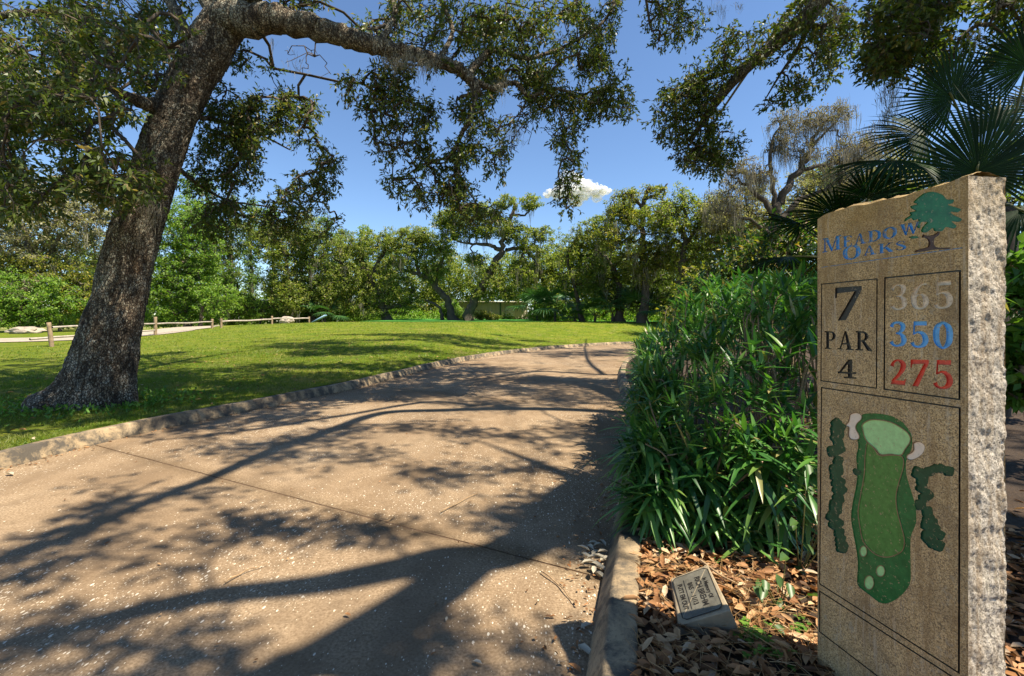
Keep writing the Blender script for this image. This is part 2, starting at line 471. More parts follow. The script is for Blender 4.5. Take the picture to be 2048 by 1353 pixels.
def path_mat():
    m, nt, b = new_mat('shell_concrete')
    p = wpos(nt)
    big = noise_t(nt, p, 0.6, 5, 0.6)
    fine = noise_t(nt, p, 90, 3, 0.6)
    base = ramp(nt, big, [(0.25, (0.205, 0.140, 0.086)), (0.5, (0.315, 0.228, 0.146)), (0.75, (0.41, 0.31, 0.205))])
    base = mixc(nt, ramp(nt, fine, [(0.38, gray(0.0)), (0.66, gray(0.75))]), base, (0.12, 0.078, 0.044))
    stain = ramp(nt, noise_t(nt, p, 2.3, 6, 0.65, 0.6), [(0.45, gray(0)), (0.70, gray(0.65))])
    base = mixc(nt, stain, base, (0.15, 0.098, 0.056))
    tyre = ramp(nt, noise_t(nt, scaled(nt, p, (1.6, 0.22, 1.0)), 1.4, 5, 0.6), [(0.46, gray(0)), (0.66, gray(0.5))])
    base = mixc(nt, tyre, base, (0.13, 0.092, 0.060))
    blot = ramp(nt, noise_t(nt, p, 9.0, 4, 0.7), [(0.56, gray(0)), (0.68, gray(0.35))])
    base = mixc(nt, blot, base, (0.11, 0.078, 0.050))
    # shell specks, denser in worn patches
    col = base
    hh = None
    for sc_, thr, lo in ((60.0, 0.27, 0.34), (95.0, 0.26, 0.36), (150.0, 0.24, 0.36)):
        mp = nd(nt, 'ShaderNodeMapping'); mp.inputs['Scale'].default_value = (1.0, 0.5, 1.0); mp.inputs['Rotation'].default_value = (0, 0, sc_ * 0.37); nt.links.new(p, mp.inputs['Vector']); wob = mp.outputs[0]
        v = nd(nt, 'ShaderNodeTexVoronoi', Scale=sc_, Randomness=1.0); nt.links.new(wob, v.inputs['Vector'])
        cs = nt.nodes.new('ShaderNodeSeparateColor'); nt.links.new(v.outputs['Color'], cs.inputs[0])
        worn = noise_t(nt, p, 0.45, 5, 0.62)
        dens = ramp(nt, worn, [(0.44, gray(0.03)), (0.60, gray(0.62))])
        pick = nd(nt, 'ShaderNodeMath', operation='LESS_THAN'); nt.links.new(cs.outputs[0], pick.inputs[0]); nt.links.new(dens, pick.inputs[1])
        near = nd(nt, 'ShaderNodeMath', operation='LESS_THAN'); nt.links.new(v.outputs['Distance'], near.inputs[0])
        rad = nd(nt, 'ShaderNodeMath', operation='MULTIPLY'); nt.links.new(cs.outputs[1], rad.inputs[0]); rad.inputs[1].default_value = lo
        nt.links.new(rad.outputs[0], near.inputs[1])
        f = nd(nt, 'ShaderNodeMath', operation='MULTIPLY'); nt.links.new(pick.outputs[0], f.inputs[0]); nt.links.new(near.outputs[0], f.inputs[1])
        shell = ramp(nt, cs.outputs[2], [(0.0, (0.36, 0.28, 0.19)), (0.6, (0.50, 0.41, 0.30)), (1.0, (0.64, 0.57, 0.46))])
        col = mixc(nt, f.outputs[0], col, shell)
        hh = f.outputs[0]
    nt.links.new(col, b.inputs['Base Color'])
    b.inputs['Roughness'].default_value = 0.9
    b.inputs['Specular IOR Level'].default_value = 0.085
    hm = mixc(nt, 0.4, fine, hh)
    bump(nt, b, hm, 0.5, 0.006)
    return m
M['path'] = path_mat()

def kerb_mat():
    m, nt, b = new_mat('kerb_concrete')
    p = wpos(nt)
    c = ramp(nt, noise_t(nt, p, 3.0, 5, 0.6), [(0.3, (0.27, 0.19, 0.105)), (0.7, (0.42, 0.315, 0.19))])
    grime = ramp(nt, noise_t(nt, p, 5.0, 6, 0.72, 0.3), [(0.40, gray(0)), (0.57, gray(0.95))])
    c = mixc(nt, grime, c, (0.060, 0.052, 0.042))
    pits = ramp(nt, noise_t(nt, p, 70, 3, 0.7), [(0.3, gray(0.6)), (0.45, gray(0))])
    c = mixc(nt, pits, c, (0.05, 0.042, 0.033))
    nt.links.new(c, b.inputs['Base Color'])
    b.inputs['Roughness'].default_value = 0.9
    bump(nt, b, noise_t(nt, p, 55, 5, 0.7), 0.7, 0.01)
    return m
M['kerb'] = kerb_mat()

def lawn_mat():
    m, nt, b = new_mat('lawn_turf')
    p = wpos(nt)
    st = scaled(nt, p, (1.0, 1.0, 0.2))
    c = ramp(nt, noise_t(nt, st, 0.8, 6, 0.65), [(0.28, (0.085, 0.150, 0.009)), (0.5, (0.175, 0.215, 0.014)), (0.72, (0.27, 0.265, 0.03))])
    c = mixc(nt, ramp(nt, noise_t(nt, st, 14, 4, 0.7), [(0.3, gray(0.7)), (0.6, gray(0))]), c, (0.05, 0.09, 0.012))
    dry = ramp(nt, noise_t(nt, st, 1.7, 6, 0.75), [(0.54, gray(0)), (0.68, gray(0.75))])
    c = mixc(nt, dry, c, (0.27, 0.22, 0.09))
    c = mixc(nt, ramp(nt, noise_t(nt, st, 60, 3, 0.7), [(0.3, gray(0.6)), (0.55, gray(0))]), c, (0.045, 0.075, 0.012))
    nt.links.new(c, b.inputs['Base Color'])
    b.inputs['Roughness'].default_value = 0.95
    b.inputs['Specular IOR Level'].default_value = 0.1
    bump(nt, b, mixc(nt, 0.5, noise_t(nt, st, 26, 5, 0.75), noise_t(nt, st, 110, 3, 0.7)), 1.0, 0.06)
    return m
M['lawn'] = lawn_mat()

def soil_mat(name, lo, hi, sc_=2.0):
    m, nt, b = new_mat(name)
    p = wpos(nt)
    c = ramp(nt, noise_t(nt, p, sc_, 7, 0.7), [(0.3, lo), (0.7, hi)])
    c = mixc(nt, ramp(nt, noise_t(nt, p, 45, 4, 0.75), [(0.4, gray(0)), (0.65, gray(0.6))]), c, tuple(x * 0.45 for x in lo))
    nt.links.new(c, b.inputs['Base Color'])
    b.inputs['Roughness'].default_value = 0.95
    bump(nt, b, noise_t(nt, p, 50, 5, 0.75), 0.8, 0.02)
    return m
M['soil'] = soil_mat('soil', (0.030, 0.018, 0.010), (0.075, 0.043, 0.022), 4)
M['joint'] = soil_mat('joint_dirt', (0.075, 0.042, 0.022), (0.17, 0.095, 0.05), 9)
M['sand'] = soil_mat('sand_track', (0.34, 0.28, 0.21), (0.46, 0.39, 0.31), 1.2)
M['field'] = soil_mat('far_field', (0.14, 0.17, 0.03), (0.27, 0.25, 0.07), 0.35)
M['tee'] = plain('tee_turf', (0.05, 0.20, 0.025), 0.9, 0.25, 2.0, 0.4)
M['fence_wood'] = plain('weathered_rail', (0.34, 0.29, 0.24), 0.85, 0.3, 6)
M['post_wood'] = plain('weathered_post', (0.25, 0.18, 0.11), 0.85, 0.35, 6)
M['shed'] = plain('cream_metal', (0.50, 0.46, 0.34), 0.5, 0.06, 1.0, 0.05)
M['shed_white'] = plain('white_metal', (0.72, 0.72, 0.70), 0.5, 0.05, 1.0, 0.05)
M['shed_green'] = plain('green_trim', (0.05, 0.16, 0.08), 0.5, 0.1, 1.0, 0.05)
M['rock'] = plain('pale_rock', (0.42, 0.35, 0.28), 0.9, 0.3, 5)
M['blue_board'] = plain('blue_board', (0.20, 0.33, 0.45), 0.5, 0.1, 2)

# ------------------------------------------------------------------ ground, path, kerbs
LK = catmull([(-4.2, -4), (-4.18, 0.5), (-4.11, 3.65), (-3.98, 4.75), (-3.6, 5.8), (-2.84, 7.97), (-2.45, 9.6), (-1.8, 12.4), (-0.6, 15.8), (1.5, 19.4), (4.3, 22.6), (7.4, 24.7), (12, 26.5), (20, 28)], 10)
RK = catmull([(-0.9, -4), (-0.35, -1), (0.08, 0.8), (0.25, 1.54), (0.43, 2.145), (0.69, 2.98), (1.05, 4.2), (1.5, 6.0), (2.2, 9.5), (3.2, 13), (4.6, 16), (6.6, 18.8), (10.5, 21.2), (20, 23)], 10)

def kerb_y(x):
    """depth of the left kerb at x (beyond its bend)"""
    return np.interp(x, LK[12:, 0], LK[12:, 1])

def ground_h(x, y):
    x = np.asarray(x, float); y = np.asarray(y, float)
    y0 = np.where(x > -4, kerb_y(np.maximum(x, -4.0)) + 1.0, np.interp(x, [-22, -18, -10, -4], [17, 16, 10, 6]))
    yt = np.maximum(y0 + 10, 36.0)
    S = sstep((y - y0) / (yt - y0)) * 0.6 + 0.4 * np.clip((y - y0) / (yt - y0), 0, 1)
    S = S * np.interp(x, [-60, -34, -22, -14], [0.15, 0.25, 0.75, 1.0])
    h = 0.120 + 1.02 * S
    h = h + 0.30 * sstep((y - 40) / 14) * np.interp(x, [-24, -12], [0, 1])
    return h + (fbm(x * 0.35, y * 0.35, 3, 3) - 0.5) * 0.05

def inside_path(x, y):
    """True between the kerbs"""
    xl = np.interp(y, LK[:, 1], LK[:, 0]); xr = np.interp(y, RK[:, 1], RK[:, 0])
    return (x > xl - 0.1) & (x < xr + 0.1) & (y < 28)

# one ground sheet out to the horizon, polar grid round the camera, sunk under the path, lawn and bed sheets
a = np.linspace(0, 2 * PI, 121)[:-1]
r = np.concatenate([[0.3], np.geomspace(1, 3500, 60)])
A, Rr = np.meshgrid(a, r)
X, Y = Rr * np.sin(A), Rr * np.cos(A)
Z = ground_h(X, Y) - 0.35 * (Rr < 60) - 0.02
Z = np.where(Rr > 200, np.minimum(Z, 1.0) - 0.3, Z)
n = len(a)
i, j = np.meshgrid(np.arange(len(r) - 1), np.arange(n), indexing='ij')
Fg = np.stack([i * n + j, (i + 1) * n + j, (i + 1) * n + (j + 1) % n, i * n + (j + 1) % n], -1).reshape(-1, 4)
structure(mesh_np('ground', np.stack([X, Y, Z], -1).reshape(-1, 3), [Fg], M['field'], None, True))

def sheet(name, side_pts, out_pts, nu, mat, hfun, pow_=1.0):
    """ruled sheet between two polylines of equal length"""
    S = np.asarray(side_pts); O = np.asarray(out_pts)
    t = np.linspace(0, 1, nu) ** pow_
    XY = S[:, None] * (1 - t)[None, :, None] + O[:, None] * t[None, :, None]
    V = np.concatenate([XY, hfun(XY[..., 0], XY[..., 1], t[None].repeat(len(S), 0))[..., None]], -1)
    m = len(S)
    i, j = np.meshgrid(np.arange(m - 1), np.arange(nu - 1), indexing='ij')
    Fq = np.stack([i * nu + j, i * nu + j + 1, (i + 1) * nu + j + 1, (i + 1) * nu + j], -1).reshape(-1, 4)
    return mesh_np(name, V.reshape(-1, 3), [Fq], mat, None, True)

def offset(P, d):
    T = np.gradient(P, axis=0); T /= np.linalg.norm(T, axis=1)[:, None]
    return P + np.stack([-T[:, 1], T[:, 0]], 1) * d          # positive: left of travel

KW = 0.17
lk_out = offset(LK, KW - 0.01)
rk_out = offset(RK, -(KW - 0.01))
# lawn: fan of lines running out from the left kerb
ang = np.interp(np.arange(len(LK)), [0, 40, 80, 100, len(LK) - 1], [PI, PI * 0.92, PI * 0.62, PI * 0.52, PI * 0.40])
reach = np.interp(np.arange(len(LK)), [0, 50, 80, len(LK) - 1], [46, 52, 60, 60])
lawn_out = lk_out + np.stack([np.cos(ang), np.sin(ang)], 1) * reach[:, None]
def lawn_h(x, y, t):
    return np.where(t < 0.004, 0.118, ground_h(x, y))
lawn = structure(sheet('lawn', lk_out, lawn_out, 150, M['lawn'], lawn_h, 2.2))

# planting bed right of the right kerb
bed_out = rk_out + np.stack([np.full(len(RK), 30.0), np.linspace(-6, 0, len(RK))], 1)
structure(sheet('planting_bed', rk_out, bed_out, 90, M['soil'],
                lambda x, y, t: 0.095 + 0.05 * (fbm(x * 3, y * 3, 5) - 0.5) + 0.25 * sstep(t * 30 / 9) * (t > 0.02), 2.4))

# path: poured slabs between skewed joints, dirt in the joints
def along(P, y):
    x = np.interp(y, P[:, 1], P[:, 0]); return np.array([x, y])
joints = [(-3.6, -3.9), (0.6, -1.9), (4.42, 2.13), (8.5, 6.0), (15.2, 9.4), (21.5, 14.5), (25.2, 18.9), (27.2, 22.2)]
path = bpy.data.objects.new('path', None); C.objects.link(path); path['kind'] = 'structure'
path['label'] = 'tan shell concrete cart path curving away between its two kerbs'
def path_strip(y0l, y1l, y0r, y1r, gap, z, nv):
    rows = []
    for k in range(nv + 1):
        f = k / nv
        l = along(LK, y0l + (y1l - y0l) * f); rr_ = along(RK, y0r + (y1r - y0r) * f)
        t = np.linspace(0, 1, 26)[:, None]
        rows.append(l * (1 - t) + rr_ * t)
    G = np.array(rows)
    d = unit(G[-1] - G[0])
    G[0] += unit(G[1] - G[0]) * gap; G[-1] -= unit(G[-1] - G[-2]) * gap
    return G
bsm = Bag()
for (l0, r0), (l1, r1) in zip(joints[:-1], joints[1:]):
    G = path_strip(l0, l1, r0, r1, 0.006, 0, 24)
    nr, nc = G.shape[:2]
    Zt = (fbm(G[..., 0] * 0.9, G[..., 1] * 0.9, 11, 3) - 0.5) * 0.012
    edge = np.zeros((nr, nc)); edge[0] = edge[-1] = -0.004
    top = np.concatenate([G, (Zt + edge)[..., None]], -1).reshape(-1, 3)
    i, j = np.meshgrid(np.arange(nr - 1), np.arange(nc - 1), indexing='ij')
    Ft = np.stack([i * nc + j, i * nc + j + 1, (i + 1) * nc + j + 1, (i + 1) * nc + j], -1).reshape(-1, 4)
    V = top; faces = [Ft]
    for row in (0, nr - 1):                                   # joint faces
        e = np.arange(nc) + row * nc
        low = top[e] - np.array([0, 0, 0.05]); b0 = len(V); V = np.vstack([V, low])
        k = np.arange(nc - 1)
        faces.append(np.stack([e[:-1], e[1:], b0 + k + 1, b0 + k], -1))
    slab_ob = mesh_np('slab', V, faces, M['path'], path)
    # dirt lying in the joint
    e0 = top[(nr - 1) * nc:]
    nx = unit(np.array([0.3, 1.0, 0])); w = 0.012
    dv = np.vstack([e0 - nx * 0.004, e0 + nx * 0.016]); dv[:, 2] = -0.007
    k = np.arange(nc - 1)
    bsm.add(dv, [np.stack([k, k + 1, nc + k + 1, nc + k], -1)])
bsm.build('joint_filling', M['joint'], path)

# kerbs: cast segments with open joints
prof_face = [(0.0, -0.06), (0.0, 0.0), (0.004, 0.018), (0.012, 0.034), (0.058, 0.136), (0.064, 0.147), (0.074, 0.152), (0.154, 0.149), (0.163, 0.145), (0.169, 0.134), (0.17, -0.06)]
def kerb(name, P, side, cuts, label, hs=1.0):
    root = bpy.data.objects.new(name, None); C.objects.link(root); root['kind'] = 'structure'; root['label'] = label
    Lc = np.concatenate([[0], np.cumsum(np.linalg.norm(np.diff(P, axis=0), axis=1))])
    for s0, s1 in zip(cuts[:-1], cuts[1:]):
        s = np.linspace(s0 + 0.006, s1 - 0.006, max(6, int((s1 - s0) / 0.12)))
        Q = np.stack([np.interp(s, Lc, P[:, 0]), np.interp(s, Lc, P[:, 1])], 1)
        T = np.gradient(Q, axis=0); T /= np.linalg.norm(T, axis=1)[:, None]
        Nn = np.stack([-T[:, 1], T[:, 0]], 1) * side
        pf = np.array(prof_face) * np.array([1.0, hs])
        V = np.zeros((len(Q), len(pf), 3))
        V[..., :2] = Q[:, None] + Nn[:, None] * pf[None, :, 0:1]
        wob = (fbm(Q[:, 0] * 1.3 + s0, Q[:, 1] * 1.3, 21, 4) - 0.5) * 0.02
        V[..., 2] = pf[None, :, 1] + wob[:, None] * (pf[None, :, 1] > 0.02)
        chip = (fbm(s[:, None] * 14 + np.arange(len(pf))[None] * 3.1, np.arange(len(pf))[None] * 1.7 + s[:, None] * 0, 31, 3) - 0.5)
        V[..., 2] += chip * 0.004 * (pf[None, :, 1] > 0.02)
        m, k = len(Q), len(pf)
        i, j = np.meshgrid(np.arange(m - 1), np.arange(k - 1), indexing='ij')
        Fq = np.stack([i * k + j, (i + 1) * k + j, (i + 1) * k + j + 1, i * k + j + 1], -1).reshape(-1, 4)
        if side < 0: Fq = Fq[:, ::-1]
        ends = np.array([list(range(k)), [(m - 1) * k + q for q in range(k)]])
        ob = mesh_np('kerb_stone', V.reshape(-1, 3), [Fq, ends], M['kerb'], root, True)
    return root
kerb('kerb_left', LK, 1, [0.5, 3.6, 6.7, 8.06, 9.5, 10.9, 13.2, 15.9, 18.9, 21.9, 24.9, 27.9, 30.9, 33.9, 36.9, 41, 45], 'weathered concrete kerb along the lawn edge', 0.84)
kerb('kerb_right', RK, -1, [0.4, 2.6, 4.6, 6.46, 8.4, 10.4, 12.4, 15, 18, 21, 25, 30], 'grimy concrete kerb beside the shrub and leaf litter', 0.82)

# debris line at the foot of the left kerb is scattered later; sandy track and far grass on the left
def ribbon(name, P, w, mat, dz):
    P = catmull(P, 8); Lf, Rt = offset(P, w / 2), offset(P, -w / 2)
    t = np.linspace(0, 1, 6)[None, :, None]
    XY = Lf[:, None] * (1 - t) + Rt[:, None] * t
    XY = XY + ((fbm(XY[..., 0] * 0.8, XY[..., 1] * 0.8, 9) - 0.5) * 0.8)[..., None] * np.array([0.2, 1.0]) * np.array([1, 0, 0, 0, 0, 1])[None, :, None]
    Z = ground_h(XY[..., 0], XY[..., 1]) + dz
    V = np.concatenate([XY, Z[..., None]], -1).reshape(-1, 3); m = len(P)
    i, j = np.meshgrid(np.arange(m - 1), np.arange(5), indexing='ij')
    Fq = np.stack([i * 6 + j, i * 6 + j + 1, (i + 1) * 6 + j + 1, (i + 1) * 6 + j], -1).reshape(-1, 4)
    return mesh_np(name, V, [Fq], mat, None, True)
structure(ribbon('sand_road', [(-60, 19.2), (-40, 20.4), (-27, 21.6), (-21, 24), (-21.5, 29), (-24, 36), (-25, 46)], 3.2, M['sand'], 0.03))
tee_x, tee_y = np.meshgrid(np.linspace(-15, 17, 40), np.linspace(38.5, 56, 24))
V = np.stack([tee_x, tee_y, ground_h(tee_x, tee_y) + 0.05], -1).reshape(-1, 3)
i, j = np.meshgrid(np.arange(23), np.arange(39), indexing='ij')
structure(mesh_np('tee_ground', V, [np.stack([i * 40 + j, i * 40 + j + 1, (i + 1) * 40 + j + 1, (i + 1) * 40 + j], -1).reshape(-1, 4)], M['tee'], None, True), 'close mown green tee along the crest of the lawn')

# ------------------------------------------------------------------ clouds
def cloud(name, label, u, v, w, h, seed, n):
    r_ = np.random.default_rng(seed)
    d = 2600.0
    c = at(u, v, d); sx, sz = w / 2 * d / F_PX, h / 2 * d / F_PX
    import bmesh
    bm = bmesh.new(); bmesh.ops.create_icosphere(bm, subdivisions=3, radius=1)
    bm.verts.ensure_lookup_table()
    sv = np.array([q.co[:] for q in bm.verts]); sf = np.array([[q.index for q in f.verts] for f in bm.faces]); bm.free()
    b = Bag()
    lobes = [(-0.62, -0.25, 0.30), (-0.35, -0.1, 0.42), (-0.05, 0.25, 0.60), (0.12, -0.35, 0.5), (0.30, 0.15, 0.45), (0.62, -0.15, 0.32), (0.84, 0.0, 0.22), (-0.85, -0.3, 0.18)]
    for k in range(n):
        lx, lz, lr = lobes[k % len(lobes)]
        rr_ = lr * (0.22 + 0.55 * r_.random())
        px = lx + r_.normal() * lr * 0.45; pz = lz + r_.normal() * lr * 0.5; py = r_.normal() * 0.3
        if k < len(lobes): px, pz, py, rr_ = lx, lz, 0, lr
        cc = c + np.array([px * sx, py * sx * 0.5, pz * sz])
        R_ = np.array([rr_ * sz * 1.5, rr_ * sz * 1.2, rr_ * sz])
        nz = np.array([mnoise.fractal(Vector(q * 1.6 + k * 7.3), 0.8, 2.1, 5) for q in sv])
        b.add(cc + sv * R_ * (1 + 0.55 * nz)[:, None], [sf])
    o = b.build(name, M['cloud'], None, True)
    return tag(o, label, 'cloud')
m, nt, bs = new_mat('cloud_white')
bs.inputs['Base Color'].default_value = (0.93, 0.94, 0.96, 1); bs.inputs['Roughness'].default_value = 1.0; bs.inputs['Specular IOR Level'].default_value = 0
g_ = nt.nodes.new('ShaderNodeTexCoord').outputs['Object']
al = ramp(nt, noise_t(nt, g_, 0.022, 8, 0.75), [(0.40, gray(0)), (0.66, gray(0.75))])
nt.links.new(al, bs.inputs['Alpha'])
tl = nt.nodes.new('ShaderNodeBsdfTranslucent'); tl.inputs['Color'].default_value = (0.95, 0.95, 0.97, 1)
ms = nt.nodes.new('ShaderNodeMixShader'); ms.inputs[0].default_value = 0.35
tr = nt.nodes.new('ShaderNodeBsdfTransparent'); ms2 = nt.nodes.new('ShaderNodeMixShader')
nt.links.new(al, ms2.inputs[0]); nt.links.new(tr.outputs[0], ms2.inputs[1]); nt.links.new(tl.outputs[0], ms2.inputs[2])
nt.links.new(bs.outputs[0], ms.inputs[1]); nt.links.new(ms2.outputs[0], ms.inputs[2])
nt.links.new(ms.outputs[0], nt.nodes['Material Output'].inputs['Surface'])
M['cloud'] = m
cloud('cloud', 'puffy white cloud low in the blue sky between the oaks', 1150, 380, 130, 60, 3, 110)
cloud('cloud', 'tiny faint cloud just above the central treetops', 869, 453, 26, 7, 8, 14)

# ------------------------------------------------------------------ background trees
def gz(x, y): return float(ground_h(np.array([x]), np.array([y]))[0])

def bg_tree(name, label, d, base_u, limbs, blobs, mat, dens=1.0, leaf=0.16, clump=0.5, bark='far_bark', moss_n=0, moss_len=1.6, r0=0.3, group=None, per=44, depth_f=1.0, moss_top=0.0, cat='tree', twig=0.012, moss_v=None):
    """limbs: list of (list of (u, v[, dd]), r_start, r_end); blobs: (u, v, ru, rv[, dd])"""
    bx = d * (base_u - U0) / F_PX
    root = thing(name, label, cat, (bx, d, gz(bx, d)), group)
    tb = Bag(); skel = []
    for pts, ra, rb in limbs:
        P = []
        for q in pts:
            dd = q[2] if len(q) > 2 else 0.0
            P.append(at(q[0], q[1], d + dd))
        P = np.array(P)
        if pts is limbs[0][0]: P[0] = (bx, d, gz(bx, d) - 0.2)
        P = catmull(P, 6)
        P[1:-1] += rng.normal(size=P[1:-1].shape) * ra * 0.22
        R = np.linspace(ra, rb, len(P))
        if pts is limbs[0][0]: R[:4] *= np.array([1.5, 1.25, 1.12, 1.05])[:len(R[:4])]
        tb.add(*tube(P, R, 8, 0.22, 3.0, len(skel)))
        skel.append(P)
    clump *= 0.74; leaf *= 0.90; per = max(8, int(per * 0.50))
    skel = np.vstack(skel)
    T = []
    for q in blobs:
        u, v, ru, rv = q[:4]; dd = q[4] if len(q) > 4 else 0.0
        c = at(u, v, d + dd); sx, sz = ru * d / F_PX, rv * d / F_PX; sy = (sx + sz) / 2 * depth_f
        n = int(dens * 3.9 * sx * sz / clump ** 2) + 4
        q_ = rand_dirs(n) * (rng.random((n, 1)) ** 0.38)
        # uneven outline: push clumps in and out with direction
        wob = 0.45 + 1.05 * fbm(q_[:, 0] * 2.6 + u, q_[:, 2] * 2.6 + v + q_[:, 1], 41, 4)[:, None]
        pts = c + q_ * wob * np.array([sx, sy, sz])
        T.append(pts)
    T = np.vstack(T)
    T = T[T[:, 2] > 0.6]
    tb.add(*grow(skel, None, T, twig, 1, 0.14, r0 * 0.45))
    tb.build('trunk', M[bark], root, True)
    n = len(T)
    sizes = np.repeat(0.75 + 0.5 * rng.random(n), per)
    c = np.repeat(T, per, 0)
    off = rand_dirs(n * per) * (rng.random((n * per, 1)) ** 0.5) * np.array([1, 1, 0.65]) * clump * sizes[:, None]
    k = n * per
    V, Fc = leaves(c + off, unit(rand_dirs(k) + off / clump * 0.4), leaf * 1.45 * (0.6 + 0.8 * rng.random(k)), leaf * 0.72 * (0.6 + 0.8 * rng.random(k)),
                   up=unit(SUNV * 1.0 + rng.normal(size=(k, 3)) * 0.55))
    mesh_np('crown', V, Fc, M[mat], root)
    if moss_n:
        cand = T if moss_v is None else T[(T[:, 2] - EYE) * F_PX / T[:, 1] > V0 - moss_v]
        if len(cand):
            moss_n = int(moss_n * 0.6) + 1
            A = cand[rng.integers(0, len(cand), moss_n)] + rng.normal(size=(moss_n, 3)) * 0.2
            V, Fm = moss(A, moss_len * (0.4 + 0.9 * rng.random(moss_n)), 0.035 * d / 45, 12, 0.14)
            stuff(mesh_np('hanging_moss', V, Fm, M['moss'], root))
    return root

# ---- far left
bg_tree('oak_tree', 'grey moss-laden oak behind the sand road at the far left', 38, 60,
        [([(60, 640), (75, 560), (55, 480), (20, 400)], 0.35, 0.1), ([(66, 590), (100, 500), (160, 440), (220, 400)], 0.22, 0.06), ([(60, 500), (110, 450), (140, 380)], 0.15, 0.05)],
        [(30, 400, 90, 70), (120, 430, 90, 70), (190, 440, 70, 70), (70, 500, 110, 45), (180, 370, 70, 50), (-40, 450, 70, 80)], 'far_grey', 0.95, 0.15, 0.5, 'grey_bark', 170, 1.6)
bg_tree('shrub', 'bushy bright green thicket at the left edge behind the sand pile', 35, 40, [([(40, 650), (45, 600)], 0.1, 0.05)],
        [(20, 590, 60, 55), (100, 600, 65, 45), (50, 635, 90, 22), (-20, 620, 50, 40)], 'far_green', 1.0, 0.15, 0.45, cat='shrub')
bg_tree('shrub', 'yellow leaved shrub tangle under the grey mossy oak', 37, 120, [([(120, 645), (125, 560), (110, 530)], 0.1, 0.04), ([(122, 600), (150, 560)], 0.06, 0.03)],
        [(110, 545, 65, 42), (165, 585, 40, 55), (20, 540, 50, 40), (190, 620, 40, 30)], 'far_yellow', 0.9, 0.14, 0.42, 'grey_bark', 30, 0.8, cat='shrub')
bg_tree('shrub', 'dead greyish brush heap beside the yellow shrub', 36, 75, [([(75, 640), (80, 590), (60, 560)], 0.08, 0.03), ([(78, 610), (100, 575)], 0.05, 0.02)],
        [(70, 575, 40, 25)], 'far_brown', 0.6, 0.12, 0.4, 'grey_bark', 26, 0.9, cat='shrub')
bg_tree('tree', 'dark green tree showing just left of the leaning trunk', 48, 190, [([(190, 640), (195, 560), (185, 480)], 0.2, 0.08)],
        [(190, 520, 45, 60), (200, 590, 40, 45)], 'far_dark', 1.0, 0.17, 0.5)
# ---- between trunk and centre: vine clad columns
cols = [(375, 46, 340, 'far_cypress', 'tall thin cypress close behind the leaning trunk'), (415, 52, 350, 'far_cypress', 'tall cypress with feathery top above the fence gap'),
        (462, 50, 385, 'far_dark', 'dark vine wrapped tree standing over the twin fence posts'), (500, 55, 395, 'far_cypress', 'slim pale cypress left of the bright gap in the woods'),
        (545, 56, 410, 'far_green', 'slender green tree right of the bright gap in the woods'), (600, 50, 440, 'far_dark', 'dark vine column beside the central round oak'),
        (655, 58, 425, 'far_cypress', 'feathery cypress top standing clear against the sky'), (685, 60, 455, 'far_dark', 'short dark topped tree beside the feathery cypress'),
        (735, 66, 447, 'far_green', 'narrow green spire above the central oak canopy'), (775, 66, 462, 'far_cypress', 'rounded pale treetop right of the narrow green spire')]
for u, d, vt, mt, lab in cols:
    h = 640 - vt
    bl = [(u + rng.normal() * 4, vt + h * 0.10, 14, h * 0.10), (u + rng.normal() * 6, vt + h * 0.27, 24, h * 0.10), (u + rng.normal() * 6, vt + h * 0.45, 26, h * 0.12),
          (u + rng.normal() * 5, vt + h * 0.66, 20, h * 0.13), (u + rng.normal() * 6, vt + h * 0.88, 30, h * 0.12)]
    bg_tree('cypress_tree' if mt == 'far_cypress' else 'tree', lab, d, u, [([(u, 640), (u + 2, 560), (u - 1, 480), (u + 1, vt + 6)], 0.28, 0.05)], bl, mt, 1.7, 0.20, 0.52,
            'grey_bark', 16, 1.8, group='tall trees behind the fence', per=22, twig=0.014)
bg_tree('vine_thicket', 'bright vine covered thicket behind the split rail fence', 42, 400, [([(400, 640), (405, 590), (395, 540)], 0.15, 0.05)],
        [(330, 590, 45, 45), (390, 560, 50, 60), (430, 600, 45, 40), (340, 520, 40, 50), (360, 628, 60, 16), (350, 450, 40, 60), (410, 470, 40, 60)], 'far_green', 1.1, 0.15, 0.45, moss_n=18, moss_len=1.2, cat='thicket')
bg_tree('vine_thicket', 'light green creeper mound in the gap right of the fence', 46, 520, [([(520, 640), (525, 610)], 0.1, 0.05)],
        [(480, 610, 40, 30), (530, 622, 50, 20), (570, 600, 35, 40), (450, 570, 25, 50)], 'far_green', 1.1, 0.15, 0.45, cat='thicket')
bg_tree('tree', 'vine draped tree with a pale green face left of the central oak', 45, 575, [([(575, 640), (578, 570), (570, 500)], 0.22, 0.08)],
        [(570, 500, 38, 60), (560, 570, 36, 40), (590, 600, 36, 36), (610, 460, 30, 40), (520, 470, 34, 50)], 'far_oak', 1.1, 0.16, 0.48, moss_n=30, moss_len=1.5)
bg_tree('tree', 'dark shadowy tree mass behind the crest beside the blue board', 47, 625, [([(625, 640), (622, 560), (628, 500)], 0.3, 0.1)],
        [(622, 500, 34, 50), (630, 560, 40, 50), (612, 610, 40, 30)], 'far_dark', 1.1, 0.16, 0.5, moss_n=40, moss_len=1.6)
